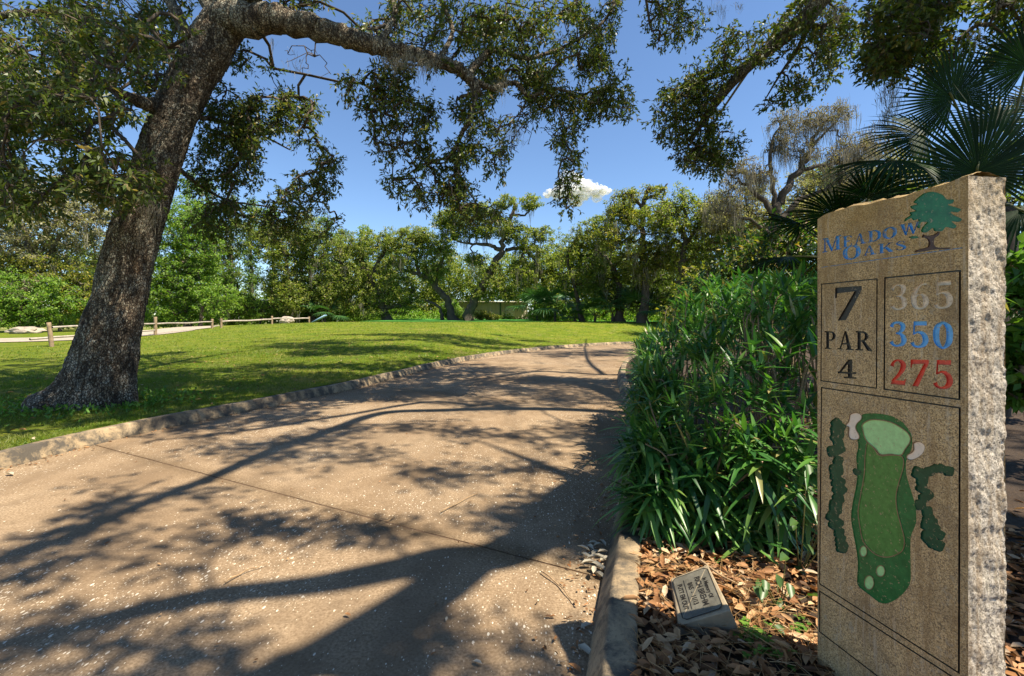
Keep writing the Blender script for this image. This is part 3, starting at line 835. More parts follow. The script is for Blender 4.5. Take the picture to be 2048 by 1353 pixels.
# ---- central oaks
bg_tree('oak_tree', 'broad round crowned oak left of the pale shed', 47, 775, [([(775, 645), (760, 600), (742, 560), (720, 520)], 0.45, 0.2), ([(765, 615), (800, 612), (835, 595)], 0.3, 0.12), ([(742, 560), (770, 500), (800, 475)], 0.25, 0.08), ([(730, 540), (690, 530), (660, 510)], 0.22, 0.06)],
        [(690, 510, 55, 42), (740, 490, 60, 35), (800, 485, 50, 30), (705, 565, 60, 50), (770, 560, 60, 40), (670, 600, 40, 40), (745, 612, 60, 26), (810, 600, 40, 34)], 'far_oak', 0.95, 0.15, 0.46, moss_n=60, moss_len=1.5, r0=0.4)
bg_tree('oak_tree', 'oak with a dark trunk leaning left in front of the pale shed', 46, 908, [([(908, 645), (895, 605), (868, 570), (838, 550), (800, 540)], 0.42, 0.14), ([(872, 572), (880, 530), (900, 490)], 0.2, 0.07), ([(840, 552), (830, 510), (845, 470)], 0.2, 0.06), ([(885, 640), (878, 615), (850, 600)], 0.2, 0.08)],
        [(845, 490, 42, 26), (815, 520, 40, 26), (880, 505, 38, 26), (870, 545, 34, 22), (835, 470, 40, 18)], 'far_oak', 1.35, 0.15, 0.44, moss_n=40, moss_len=1.6, r0=0.35)
bg_tree('oak_tree', 'tall oak leaning right with long grey moss over the pale shed', 44, 934, [([(934, 645), (950, 600), (975, 555), (997, 515), (1008, 480), (1022, 440), (1030, 410)], 0.45, 0.14),
         ([(1000, 500), (975, 490), (940, 488), (905, 480)], 0.22, 0.07), ([(1012, 500), (1040, 498), (1060, 510), (1075, 530)], 0.2, 0.06), ([(1020, 450), (990, 430), (960, 420), (930, 410)], 0.18, 0.05), ([(1026, 430), (1050, 430), (1068, 410)], 0.14, 0.05)],
        [(1010, 405, 26, 15), (1062, 408, 22, 20), (970, 425, 36, 20), (925, 430, 40, 26), (905, 465, 34, 24), (960, 465, 30, 16), (1060, 500, 34, 16), (1085, 470, 26, 16), (985, 560, 26, 34), (1040, 545, 30, 26), (950, 520, 24, 14), (1000, 455, 44, 22), (1035, 470, 34, 22), (890, 440, 30, 20), (965, 590, 22, 14), (1015, 590, 24, 14)],
        'far_oak', 1.5, 0.15, 0.42, moss_n=130, moss_len=2.0, r0=0.3, moss_v=560)
bg_tree('oak_tree', 'low spreading oak between the shed and the leaning right oak', 50, 1100, [([(1100, 642), (1098, 600), (1085, 560), (1060, 530)], 0.3, 0.1), ([(1090, 570), (1110, 530), (1130, 500)], 0.2, 0.07)],
        [(1055, 560, 44, 30), (1100, 530, 50, 36), (1140, 500, 45, 36), (1090, 590, 50, 22), (1150, 560, 36, 44)], 'far_oak', 1.0, 0.15, 0.46, moss_n=50, moss_len=1.5)
# ---- right wood, nearer
bg_tree('oak_tree', 'slim dark oak stem leaning left over the palmettos', 40, 1165, [([(1165, 640), (1155, 600), (1145, 560), (1135, 520), (1150, 480)], 0.22, 0.08), ([(1140, 545), (1115, 550)], 0.1, 0.04)],
        [(1180, 475, 50, 40), (1150, 510, 40, 30), (1200, 520, 46, 36), (1215, 450, 44, 30), (1250, 420, 40, 30), (1170, 560, 50, 30)], 'far_oak', 1.0, 0.14, 0.44, moss_n=60, moss_len=1.6)
bg_tree('oak_tree', 'vine smothered oak spire with a mossy trunk on the right skyline', 36, 1285, [([(1285, 640), (1290, 560), (1284, 480), (1286, 410), (1300, 375)], 0.35, 0.12), ([(1286, 420), (1265, 395), (1245, 385)], 0.15, 0.06), ([(1288, 400), (1320, 385), (1335, 368)], 0.14, 0.05)],
        [(1258, 392, 32, 16), (1310, 385, 26, 16), (1240, 430, 34, 30), (1330, 440, 40, 36), (1220, 480, 36, 30), (1285, 520, 50, 50), (1330, 510, 50, 46), (1260, 450, 20, 40)],
        'far_yellow', 1.3, 0.13, 0.42, 'far_bark', 110, 2.0)
bg_tree('oak_tree', 'olive leaved oak filling the wood right of the mossy spire', 34, 1365, [([(1365, 640), (1362, 560), (1370, 480), (1365, 410)], 0.35, 0.1), ([(1366, 500), (1400, 450), (1420, 420)], 0.16, 0.05)],
        [(1365, 400, 30, 30), (1390, 440, 50, 40), (1340, 460, 36, 40), (1420, 470, 50, 44), (1380, 520, 56, 40), (1420, 420, 34, 34), (1460, 440, 50, 40), (1480, 500, 60, 44), (1310, 430, 40, 34)], 'far_oak', 1.0, 0.13, 0.42, moss_n=70, moss_len=1.5)
bg_tree('oak_tree', 'shaded oak behind the big palmettos at the end of the lawn', 38, 1240, [([(1240, 640), (1236, 580), (1228, 530)], 0.35, 0.15), ([(1232, 560), (1215, 520), (1190, 500)], 0.2, 0.06)],
        [(1215, 530, 44, 34), (1260, 560, 46, 40), (1195, 570, 36, 34), (1300, 590, 46, 40), (1245, 600, 40, 26), (1350, 590, 50, 44)], 'far_dark', 1.0, 0.15, 0.46, moss_n=50, moss_len=1.4)
bg_tree('oak_tree', 'huge brown leaved oak hung with pale moss left of the stone sign', 27, 1560,
        [([(1560, 600), (1548, 520), (1552, 450), (1560, 400), (1600, 340), (1620, 300), (1640, 250)], 0.4, 0.08), ([(1553, 440), (1525, 400), (1490, 370), (1460, 350)], 0.2, 0.05), ([(1556, 425), (1545, 360), (1540, 300), (1560, 250)], 0.18, 0.04),
         ([(1553, 450), (1600, 400), (1640, 385), (1690, 350)], 0.2, 0.05), ([(1600, 340), (1650, 330), (1720, 320), (1770, 300)], 0.14, 0.04), ([(1620, 300), (1655, 260), (1690, 225)], 0.1, 0.03), ([(1553, 480), (1500, 440), (1450, 430)], 0.16, 0.05)],
        [(1575, 245, 45, 32), (1640, 240, 44, 32), (1680, 230, 26, 22), (1560, 290, 34, 26), (1480, 340, 44, 34), (1450, 400, 36, 40), (1700, 300, 44, 34), (1750, 290, 40, 26), (1660, 330, 50, 30), (1520, 350, 30, 22), (1700, 370, 46, 40), (1600, 300, 30, 24)],
        'far_brown', 1.15, 0.085, 0.36, 'far_bark', 620, 1.9, r0=0.3, per=30, twig=0.011, moss_v=560)
bg_tree('oak_tree', 'grey brown moss hung oak filling the bank under the huge brown oak', 32, 1600, [([(1600, 640), (1605, 540), (1590, 450)], 0.3, 0.08), ([(1600, 520), (1660, 440), (1720, 390)], 0.16, 0.05), ([(1598, 500), (1520, 450), (1470, 430)], 0.16, 0.05)],
        [(1450, 430, 50, 50), (1520, 440, 60, 60), (1600, 420, 60, 60), (1680, 420, 60, 70), (1740, 370, 50, 60), (1620, 360, 40, 34), (1500, 380, 34, 30), (1790, 340, 50, 60), (1840, 380, 50, 60)], 'far_grey', 1.0, 0.12, 0.42, 'grey_bark', 220, 1.8)
bg_tree('tree', 'green tree showing behind the huge mossy brown oak', 40, 1640, [([(1640, 620), (1640, 480), (1650, 360)], 0.3, 0.08)],
        [(1645, 360, 44, 40), (1600, 430, 44, 40), (1690, 400, 50, 60), (1480, 460, 60, 40), (1540, 480, 60, 40), (1620, 480, 60, 30)], 'far_green', 0.9, 0.14, 0.45, moss_n=40, moss_len=1.8)
bg_tree('tree', 'shaded tree at the far right behind the fan palms', 16, 2010, [([(2010, 640), (2000, 500), (1990, 350)], 0.3, 0.1)],
        [(1990, 330, 60, 60), (1930, 420, 70, 60), (2030, 450, 50, 80), (1850, 430, 60, 50), (2040, 580, 50, 80)], 'far_dark', 0.9, 0.10, 0.3)

# continuous undergrowth and the deep wood behind, one mass each
def mass(name, label, strips, mat, leaf, per, clump, dens):
    T = []
    for u0, u1, v0f, v1, d0, d1 in strips:
        n = int(dens * (u1 - u0) * (v1 - v0f) * (d0 / F_PX) ** 2 / clump ** 2)
        u = rng.uniform(u0, u1, n); d = rng.uniform(d0, d1, n)
        top = v0f + (v1 - v0f) * 0.55 * fbm(u * 0.02, d * 0.1, 77, 4)
        v = top + (v1 - top) * rng.random(n) ** 0.8
        T.append(np.stack([d * (u - U0) / F_PX, d, EYE + d * (V0 - v) / F_PX], 1))
    T = np.vstack(T); n = len(T); k = n * per
    off = rand_dirs(k) * (rng.random((k, 1)) ** 0.5) * clump
    V, Fc = leaves(np.repeat(T, per, 0) + off, rand_dirs(k), leaf * (0.6 + 0.8 * rng.random(k)), leaf * 0.5, up=unit(SUNV + rng.normal(size=(k, 3)) * 0.55))
    return stuff(mesh_np(name, V, Fc, M[mat]), label, 'undergrowth')
bg_tree('shrub', 'small orange tinged bush in front of the pale shed', 47, 975, [([(975, 645), (975, 632)], 0.05, 0.02)], [(965, 632, 22, 10), (985, 636, 18, 7)], 'far_yellow', 1.2, 0.14, 0.34, cat='shrub')
bg_tree('shrub', 'green bush hiding the left end of the pale shed', 48, 905, [([(905, 645), (905, 625)], 0.05, 0.02)], [(900, 620, 24, 24), (925, 634, 16, 12)], 'far_green', 1.2, 0.15, 0.4, cat='shrub')
mass('undergrowth', 'low green brush along the foot of the woods', [(-250, 700, 600, 652, 47, 52), (640, 905, 605, 645, 50, 54), (1060, 1420, 590, 645, 42, 46), (985, 1060, 628, 645, 50, 52)], 'far_green', 0.26, 20, 0.5, 2.0)
mass('woodland', 'solid green wall of woodland behind the central oaks', [(640, 895, 478, 645, 53, 58), (895, 1072, 470, 600, 53, 58), (1072, 1110, 478, 645, 53, 58), (1090, 1420, 430, 645, 46, 50), (560, 660, 500, 648, 52, 56)], 'far_oak', 0.30, 20, 0.5, 1.5)
mass('distant_woods', 'distant dark woodland behind the nearer trees', [(-300, 340, 430, 650, 70, 78), (330, 480, 440, 650, 70, 78), (480, 640, 540, 650, 90, 98), (640, 900, 500, 650, 66, 74), (840, 1110, 465, 650, 66, 76), (1080, 1480, 500, 650, 58, 64), (1180, 1420, 440, 650, 50, 56), (1400, 2300, 400, 660, 50, 58)], 'far_dark', 0.50, 16, 0.8, 1.5)

# ------------------------------------------------------------------ palmettos in the far bed
def frond_mesh(L, segs, arc, united=0.5, droop=0.35, tip=0.25, seed=0):
    """fan blade in local space: axis +Y, normal +Z, hastula at origin"""
    r_ = np.random.default_rng(seed)
    b = Bag(); da = arc / segs
    for k in range(segs):
        a = -arc / 2 + (k + 0.5) * da
        l = L * (0.80 + 0.20 * math.cos(a * 0.55)) * (0.93 + 0.14 * r_.random())
        rad = np.array([0.02, united * 0.55, united, 0.78, 1.0]) * l
        wf = np.array([1.0, 1.0, 0.96, 0.55, 0.04]) * np.tan(da / 2) * np.array([rad[0], rad[1], rad[2], rad[2], rad[2]])
        dir_ = np.array([math.sin(a), math.cos(a), 0]); sd = np.array([math.cos(a), -math.sin(a), 0])
        dz = -droop * l * (rad / l) ** 2.6 * (0.7 + 0.6 * r_.random()); dz[-1] -= tip * l * 0.4 * r_.random()
        V = []
        for q in range(5):
            c = dir_ * rad[q] + np.array([0, 0, dz[q]])
            V += [c - sd * wf[q], c + np.array([0, 0, -wf[q] * 0.55]), c + sd * wf[q]]
        Fq = []
        for q in range(4):
            o = q * 3
            Fq += [[o, o + 1, o + 4, o + 3], [o + 1, o + 2, o + 5, o + 4]]
        b.add(np.array(V), [np.array(Fq)])
    return b

def frame(axis, normal):
    y = Vector(axis).normalized(); z = Vector(normal); z = (z - y * z.dot(y)).normalized(); x = y.cross(z)
    return np.array([x, y, z]).T

def frond(root, hub, heart, axis, normal, L, segs, arc, united=0.5, droop=0.3, seed=0, pr=0.012, far=False):
    Rm = frame(axis, normal)
    b = frond_mesh(L, segs, arc, united, droop, 0.25, seed)
    V = np.vstack(b.V) @ Rm.T + np.array(hub)
    o = mesh_np('frond', V, [np.vstack(b.F)], M['palm'] if not far else M['palm_far'], root)
    h = np.array(hub); s = np.array(heart)
    P = catmull([s, (s + h) / 2 + np.array([0, 0, 0.06 * np.linalg.norm(h - s)]), h, h + Rm[:, 1] * L * 0.12], 5)
    pv, pf = tube(P, np.linspace(pr * 1.4, pr * 0.6, len(P)), 6)
    mesh_np('petiole', pv, pf, M['petiole'], o, True)
    return o
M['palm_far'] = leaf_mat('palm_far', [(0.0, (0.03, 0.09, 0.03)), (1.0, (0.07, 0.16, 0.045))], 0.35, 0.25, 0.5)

def palmetto(u, v, d, s, nf, label, seed):
    r_ = np.random.default_rng(seed)
    x = d * (u - U0) / F_PX
    z0 = gz(x, d)
    root = thing('palmetto', label, 'palmetto', (x, d, z0), 'palmettos at the foot of the wood')
    top = EYE + d * (V0 - v) / F_PX
    h = max(0.3, top - z0 - 0.4 * s)
    heart = np.array([x, d, z0 + h * 0.25])
    tv, tf = tube([[x, d, z0 - 0.1], [x, d, z0 + h * 0.25]], [0.14, 0.1], 8)
    mesh_np('trunk', tv, tf, M['far_bark'], root, True)
    for k in range(nf):
        a = 2 * PI * k / nf + r_.random() * 0.6; e = r_.uniform(0.15, 1.2)
        dirv = np.array([math.cos(a) * math.cos(e), math.sin(a) * math.cos(e), math.sin(e)])
        hub = heart + dirv * s * r_.uniform(0.9, 1.5)
        frond(root, hub, heart, dirv + np.array([0, 0, -0.3]), np.array([-dirv[0] * 0.5, -dirv[1] * 0.5, 1.0]), s * r_.uniform(0.8, 1.1), 22, 4.0, 0.45, 0.3, seed * 50 + k, 0.02, True)
for k, (u, v, d, s, nf, lab) in enumerate([(1075, 575, 43, 1.5, 11, 'clump of fan leaved palmetto right of the pale shed'), (1110, 560, 42, 1.6, 11, 'taller palmetto clump under the leaning slim oak'),
        (1190, 600, 39, 1.1, 10, 'light green palmetto at the lawn edge right of the slim oak'), (1225, 565, 38, 1.4, 11, 'dark palmetto below the shaded oak'),
        (1275, 575, 37, 1.3, 10, 'palmetto closest to the spiky green shrub'), (1150, 615, 40, 0.9, 9, 'small palmetto at the foot of the slim oak'), (650, 600, 46, 1.4, 10, 'yellowing palmetto under the round crowned oak'), (1330, 580, 36, 1.3, 9, 'palmetto half hidden behind the spiky green shrub')]):
    palmetto(u, v, d, s, nf, lab, k + 1)

# ------------------------------------------------------------------ pale metal shed
def shed():
    d = 60.0
    p0 = at(905, 640, d); p1 = at(1056, 640, d)
    zb = 0.9; zt = EYE + d * (V0 - 606) / F_PX
    root = thing('metal_shed', 'pale cream ribbed metal shed seen under the leaning oaks', 'shed', ((p0[0] + p1[0]) / 2, d, zb))
    x0, x1 = p0[0], p1[0]
    xd0, xd1 = at(1010, 0, d)[0], at(1029, 0, d)[0]
    def ribwall(xa, xb, za, zb_, y, mat, name):
        xs = np.arange(xa, xb, 0.1); ph = np.arange(len(xs)) % 4
        ys = y - np.where((ph == 1) | (ph == 2), 0.05, 0.0)
        V = np.concatenate([np.stack([xs, ys, np.full(len(xs), za)], 1), np.stack([xs, ys, np.full(len(xs), zb_)], 1)])
        n = len(xs); k = np.arange(n - 1)
        return mesh_np(name, V, [np.stack([k, k + 1, n + k + 1, n + k], -1)], mat, root)
    dz = EYE + d * (V0 - 612) / F_PX
    ribwall(x0, xd0, zb, zt, d, M['shed'], 'wall_panel')
    ribwall(xd1, x1, zb, zt, d, M['shed'], 'wall_panel')
    ribwall(xd0, xd1, dz, zt, d, M['shed'], 'wall_panel')
    b = Bag().box(((x0 + x1) / 2, d + 3.2, (zb + zt) / 2), (x1 - x0 - 0.1, 6, zt - zb - 0.02)); b.build('body', M['shed'], root)
    dr = Bag()
    for k in range(8): dr.box(((xd0 + xd1) / 2, d + 0.03, zb + (k + 0.5) * (dz - zb) / 8), (xd1 - xd0, 0.05, (dz - zb) / 8 - 0.03))
    dr.build('roller_door', M['shed_white'], root)
    Bag().box((xd0 - 0.62, d - 0.08, (zb + zt) / 2), (0.16, 0.06, zt - zb)).build('corner_trim', M['shed_green'], root)
    Bag().box(((x0 + x1) / 2, d + 3, zt + 0.1), (x1 - x0 + 0.3, 7, 0.10)).build('roof', M['shed'], root)
shed()
# white structure half hidden right of it
x0 = at(1120, 640, 58)
wt = thing('storage_tank', 'white storage tank half hidden by palmettos', 'tank', (x0[0], 58, 0.9))
Bag().box((x0[0], 59, 1.9), (3.6, 2, 2.0)).build('body', M['shed_white'], wt)
Bag().box((x0[0], 59, 2.95), (3.8, 2.2, 0.12)).build('lid', M['shed_white'], wt)

# ------------------------------------------------------------------ split rail fences, boulder, blue board, sand pile
def post(root, x, y, h, lean=0.0, r=0.075):
    z = gz(x, y)
    P = np.array([[x, y, z - 0.1], [x + lean * 0.5, y, z + h * 0.5], [x + lean, y, z + h]])
    V, Fc = tube(catmull(P, 4), np.full(9, r), 8, 0.08, 3, int(abs(x * 10)))
    Fc = [Fc[0], np.array([[64 + q for q in range(8)]])]
    mesh_np('post', V[:72], Fc, M['post_wood'], root, True)
def rail(root, a, b, r=0.045):
    a, b = np.array(a), np.array(b)
    P = np.array([a + (b - a) * t + np.array([0, 0, 0.02 * math.sin(t * 9)]) for t in np.linspace(0, 1, 7)])
    V, Fc = tube(P, np.full(7, r), 7, 0.12, 2, int(abs(a[0] * 7)))
    mesh_np('rail', V, Fc, M['fence_wood'], root, True)
fx = [(-18.6, 18.4), (-19.2, 24.5), (-19.9, 30.2)]
f1 = thing('split_rail_fence', 'low split rail fence running behind the leaning trunk beside the sand road', 'fence', (*fx[0], 0.1))
for q, (x, y) in enumerate(fx): post(f1, x, y, 0.98 if q < 2 else 0.62, -0.14 if q == 0 else 0.0)
zz = [gz(*q) for q in fx]
for q in range(2):
    rail(f1, (*fx[q], zz[q] + (0.78 if q == 0 else 0.6)), (*fx[q + 1], zz[q + 1] + (0.60 if q == 0 else 0.42)))
    if q == 0: rail(f1, (fx[q][0] - 0.9, fx[q][1], zz[q] + 0.30), (*fx[q + 1], zz[q + 1] + 0.25))
gx = [(-19.3, 30.2), (-18.2, 34.5), (-16.5, 37.0)]
f2 = thing('split_rail_fence', 'short split rail fence from the twin posts to the boulder', 'fence', (*gx[0], gz(*gx[0])))
for x, y in gx: post(f2, x, y, 0.62 if y < 36 else 0.5)
zz = [gz(*q) for q in gx]
for q in range(2): rail(f2, (*gx[q], zz[q] + 0.42), (*gx[q + 1], zz[q + 1] + 0.36), 0.06)

def rock(name, label, c, s, mat, seed, cat='boulder'):
    import bmesh
    bm = bmesh.new(); bmesh.ops.create_icosphere(bm, subdivisions=3, radius=1)
    for q in bm.verts:
        n_ = mnoise.fractal(q.co * 1.5 + Vector((seed, 0, 0)), 1, 2, 4)
        q.co = Vector((q.co.x * s[0], q.co.y * s[1], q.co.z * s[2])) * (1 + 0.3 * n_) + Vector([float(k) for k in c])
    me = bpy.data.meshes.new(name); bm.to_mesh(me); bm.free(); me.materials.append(mat)
    return tag(link(name, me), label, cat)
rock('boulder', 'small pale boulder at the end of the fence on the crest', (-18.4, 37.2, gz(-18.4, 37.2) + 0.25), (0.55, 0.45, 0.38), M['rock'], 2)
rock('sand_pile', 'white sand pile at the left edge before the thicket', (-34.2, 32, gz(-34.2, 32) + 0.2), (1.1, 0.6, 0.30), M['sand'], 5, 'sand pile')
x, y = -16.0, 37.5
bb = thing('tilted_board', 'tilted pale blue board lying on the crest of the lawn', 'board', (x, y, gz(x, y)))
rm = np.array(Matrix.Rotation(-0.5, 3, 'Y'))
Bag().box((x, y, gz(x, y) + 0.25), (1.5, 0.5, 0.08), rm).build('panel', M['blue_board'], bb)
Bag().box((x + 0.35, y + 0.05, gz(x, y) + 0.12), (0.08, 0.08, 0.36)).build('prop', M['post_wood'], bb)

# ------------------------------------------------------------------ foreground leaning oak
def px_line(pts, n=8):
    """(u, v, d, r) list -> smooth world points and radii"""
    Q = catmull(pts, n)
    P = np.array([at(q[0], q[1], q[2]) for q in Q])
    return P, Q[:, 3]

def zone_points(zones):
    """(u, v, ru, rv, d0, d1, n): twig ends scattered in an ellipse between two depths"""
    out = []
    for u, v, ru, rv, d0, d1, n in zones:
        n = int(n * 1.25)
        th = rng.random(n) * 2 * PI; rr = np.sqrt(rng.random(n))
        uu, vv = u + ru * rr * np.cos(th), v + rv * rr * np.sin(th)
        dd = rng.uniform(d0, d1, n)
        k = fbm(uu * 0.018 + d0, vv * 0.018, 51, 3)                   # leave gaps
        keep = k > 0.40
        out.append(np.stack([dd * (uu - U0) / F_PX, dd, EYE + dd * (V0 - vv) / F_PX], 1)[keep])
    return np.vstack(out)

D = 5.9
oak = thing('live_oak', 'big live oak with a thick leaning lichen-spotted trunk on the lawn', 'tree', (*at(195, 800, D)[:2], 0.1), None)
trunk_pts = [(178, 835, D, 0.44), (196, 790, D, 0.405), (212, 720, D, 0.375), (226, 655, D, 0.345), (254, 527, D, 0.315), (293, 394, D, 0.30), (338, 259, D, 0.295), (369, 185, D, 0.295), (408, 111, D, 0.31), (452, 40, D, 0.30), (500, -40, D, 0.26), (560, -160, D + 0.3, 0.22), (600, -330, D + 0.8, 0.17), (590, -520, D + 1.2, 0.10)]
P, R = px_line(trunk_pts, 26)
R = R * np.interp(np.arange(len(R)), [0, 120, 260], [0.90, 0.86, 0.78])
P[:, 2] = np.maximum(P[:, 2], -0.05)
SIDES = 88
V, Fc = tube(P, R, SIDES, 0, 1, 0)
ring = np.repeat(np.arange(len(P)), SIDES); ca = np.tile(np.linspace(0, 2 * PI, SIDES, endpoint=False), len(P))
body = V[:len(ring)]; cen = P[ring]
rad = unit(body - cen)
hgt = cen[:, 2]
flare = np.exp(-np.maximum(0, hgt - 0.1) / 0.36)
lob = 0.5 + 0.5 * np.cos(ca * 5 + 0.7) + 0.4 * np.cos(ca * 3 - 1.1)
big = np.array([mnoise.fractal(Vector(q) * 1.7, 1, 2, 3) for q in body])
vor = np.empty(len(body))
for q in range(len(body)):
    w = body[q]
    dd, _ = mnoise.voronoi(Vector((w[0] * 24 + big[q], w[1] * 24, w[2] * 8.5 + big[q])))
    vor[q] = dd[1] - dd[0]
disp = big * 0.028 + np.minimum(vor, 0.30) * 0.055 - 0.008 + flare * (0.02 + 0.08 * np.maximum(0, lob)) + flare ** 2 * 0.16 * sstep(-rad[:, 0])
V[:len(ring)] = body + rad * disp[:, None]
trunk_ob = mesh_np('trunk', V, Fc, M['bark'], oak, True)

limb_specs = [
    ([(440, 45, D, 0.26), (500, 38, D - 0.1, 0.235), (566, 42, D - 0.1, 0.195), (675, 69, D - 0.1, 0.155), (755, 92, D, 0.14), (839, 113, D + 0.2, 0.11), (902, 131, D + 0.3, 0.105), (940, 157, D + 0.4, 0.09), (958, 185, D + 0.4, 0.06)], 'limb'),
    ([(943, 160, D + 0.4, 0.07), (949, 202, D + 0.4, 0.05), (940, 239, D + 0.4, 0.047), (923, 269, D + 0.5, 0.04), (908, 311, D + 0.5, 0.034), (926, 365, D + 0.5, 0.02), (956, 411, D + 0.6, 0.01)], 'limb'),
    ([(908, 311, D + 0.5, 0.028), (880, 320, D + 0.5, 0.024), (845, 330, D + 0.5, 0.018), (805, 357, D + 0.5, 0.008)], 'limb'),
    ([(948, 165, D + 0.4, 0.06), (986, 176, D + 0.5, 0.05), (1028, 166, D + 0.6, 0.042), (1061, 193, D + 0.7, 0.036), (1112, 177, D + 0.8, 0.03), (1187, 206, D + 0.9, 0.02), (1240, 214, D + 1, 0.008)], 'limb'),
    ([(935, 150, D + 0.4, 0.07), (986, 101, D + 0.7, 0.05), (1050, 118, D + 1, 0.04), (1112, 101, D + 1.2, 0.035), (1154, 80, D + 1.3, 0.03), (1208, 42, D + 1.4, 0.03), (1250, -20, D + 1.6, 0.03), (1330, -90, D + 1.9, 0.03)], 'limb'),
    ([(1095, 182, D + 0.8, 0.02), (1118, 215, D + 0.8, 0.016), (1128, 270, D + 0.8, 0.012), (1150, 340, D + 0.8, 0.006)], 'limb'),
    ([(760, 85, D, 0.06), (790, 30, D + 0.3, 0.045), (775, -20, D + 0.6, 0.03)], 'limb'),
    ([(880, 118, D + 0.3, 0.05), (905, 60, D + 0.6, 0.035), (880, 0, D + 0.9, 0.03), (860, -80, D + 1.2, 0.03)], 'limb'),
    ([(318, 212, D - 0.1, 0.10), (285, 205, D - 0.4, 0.085), (235, 185, D - 0.8, 0.06), (200, 165, D - 1.1, 0.05), (150, 175, D - 1.4, 0.035), (60, 230, D - 1.7, 0.02)], 'limb'),
    ([(225, 183, D - 0.8, 0.05), (222, 120, D - 0.7, 0.06), (190, 55, D - 0.6, 0.06), (140, 28, D - 0.5, 0.055), (60, 27, D - 0.5, 0.05), (-60, 40, D - 0.5, 0.04)], 'limb'),
    ([(390, 120, D + 0.2, 0.10), (360, 40, D + 0.6, 0.09), (300, -60, D + 1, 0.08), (180, -160, D + 1.3, 0.06)], 'limb'),
    ([(300, 340, D - 0.1, 0.05), (270, 330, D - 0.5, 0.035), (220, 320, D - 0.9, 0.025), (140, 340, D - 1.2, 0.015)], 'limb'),
    ([(372, 230, D + 0.2, 0.05), (430, 240, D + 0.6, 0.035), (500, 260, D + 0.9, 0.024), (580, 300, D + 1, 0.012)], 'limb'),
    ([(350, 330, D + 0.25, 0.045), (400, 372, D + 0.9, 0.03), (460, 402, D + 1.5, 0.022), (540, 415, D + 1.9, 0.015), (610, 440, D + 2.1, 0.008)], 'limb'),
    ([(480, 20, D + 0.2, 0.12), (520, -60, D + 1.4, 0.12), (640, -140, D + 3, 0.11), (800, -190, D + 5, 0.09), (960, -200, D + 7, 0.06)], 'limb'),
    ([(500, -20, D - 0.2, 0.11), (560, -200, D - 0.8, 0.10), (700, -420, D - 1.0, 0.08), (850, -600, D - 1.2, 0.05)], 'limb'),
    ([(640, -140, D + 3, 0.07), (560, -100, D + 5, 0.06), (480, -110, D + 7.5, 0.05), (400, -120, D + 10, 0.03)], 'limb'),
    ([(430, 30, D + 0.2, 0.12), (330, -120, D + 1.0, 0.11), (180, -300, D + 2.5, 0.09), (0, -360, D + 4, 0.06)], 'limb'),
]
skel = [P[60:]]
for pts, nm in limb_specs:
    p_, r_ = px_line(pts, 9)
    r_ = r_ * 0.82
    p_[2:-1] += rng.normal(size=p_[2:-1].shape) * r_[2:-1, None] * 0.12
    v_, f_ = tube(p_, r_, 14, 0.16, 5, int(pts[0][0]))
    mesh_np(nm, v_, f_, M['bark'], oak, True)
    skel.append(p_)
skel = np.vstack(skel)
zones = [
    # left mass
    (90, 110, 230, 150, 4.0, 8.0, 330), (230, 90, 150, 110, 4.8, 8.5, 190), (110, 270, 180, 120, 3.8, 7.0, 240), (60, 380, 130, 55, 3.8, 6.0, 80), (220, 360, 110, 50, 4.2, 5.4, 60), (330, 60, 90, 80, 6.2, 8, 80), (0, 230, 70, 200, 4, 7, 110),
    # hanging behind, right of the trunk
    (480, 200, 90, 100, 6.3, 7.4, 190), (560, 270, 95, 95, 6.3, 7.4, 200), (600, 340, 75, 70, 6.3, 7.2, 120), (470, 330, 90, 70, 6.3, 7.4, 130), (500, 440, 110, 45, 6.8, 8.2, 80), (610, 450, 70, 40, 7, 8.2, 45), (420, 400, 60, 60, 6.4, 7.5, 50),
    # below and above the long limb
    (750, 170, 80, 80, 5.9, 6.8, 70), (860, 190, 110, 70, 6.0, 7.0, 120), (860, 340, 95, 75, 6.1, 6.9, 120), (800, 280, 60, 40, 6.2, 6.8, 30), (920, 250, 60, 60, 6.1, 6.9, 50), (945, 400, 55, 55, 6.2, 6.9, 55), (990, 300, 35, 60, 6.2, 6.8, 25),
    (860, 40, 160, 50, 6.0, 7.6, 120), (650, 10, 100, 30, 6, 7.2, 40),
    # far end of the limb
    (1060, 100, 150, 100, 6.4, 7.8, 270), (1140, 160, 110, 70, 6.6, 7.6, 120), (1220, 200, 50, 40, 6.7, 7.3, 35), (1150, 270, 45, 90, 6.5, 7.1, 60), (1140, 385, 24, 40, 6.6, 6.9, 14), (1190, 40, 100, 50, 7, 8, 90), (1310, 30, 100, 60, 7, 8, 100), (1020, 190, 80, 60, 6.4, 7.2, 60),
]
T = zone_points(zones)
# high crown over the lawn, above the frame
def high_canopy(n, cx, cy, z0, z1, rx, ry, thr, seed):
    x = rng.uniform(cx - rx, cx + rx, n); y = rng.uniform(cy - ry, cy + ry, n)
    ok = (((x - cx) / rx) ** 2 + ((y - cy) / ry) ** 2 < 1)
    z = rng.uniform(z0, z1, n); z = np.maximum(z, EYE + 0.76 * y + 0.4)
    ok &= fbm(x * 0.30, y * 0.62, seed, 3) > thr + 0.04
    return np.stack([x, y, z], 1)[ok]
H1 = np.vstack([high_canopy(3000, -0.8, 9.5, 7.5, 10.0, 5.4, 4.4, 0.47, 61), high_canopy(1500, -2.2, 4.2, 8.6, 10.5, 4.6, 3.2, 0.44, 64), high_canopy(600, -7.0, 7.5, 7.0, 9.5, 4.5, 4.0, 0.45, 62), high_canopy(3600, 4.8, 15.5, 12.5, 15.5, 8.0, 5.0, 0.46, 63)])
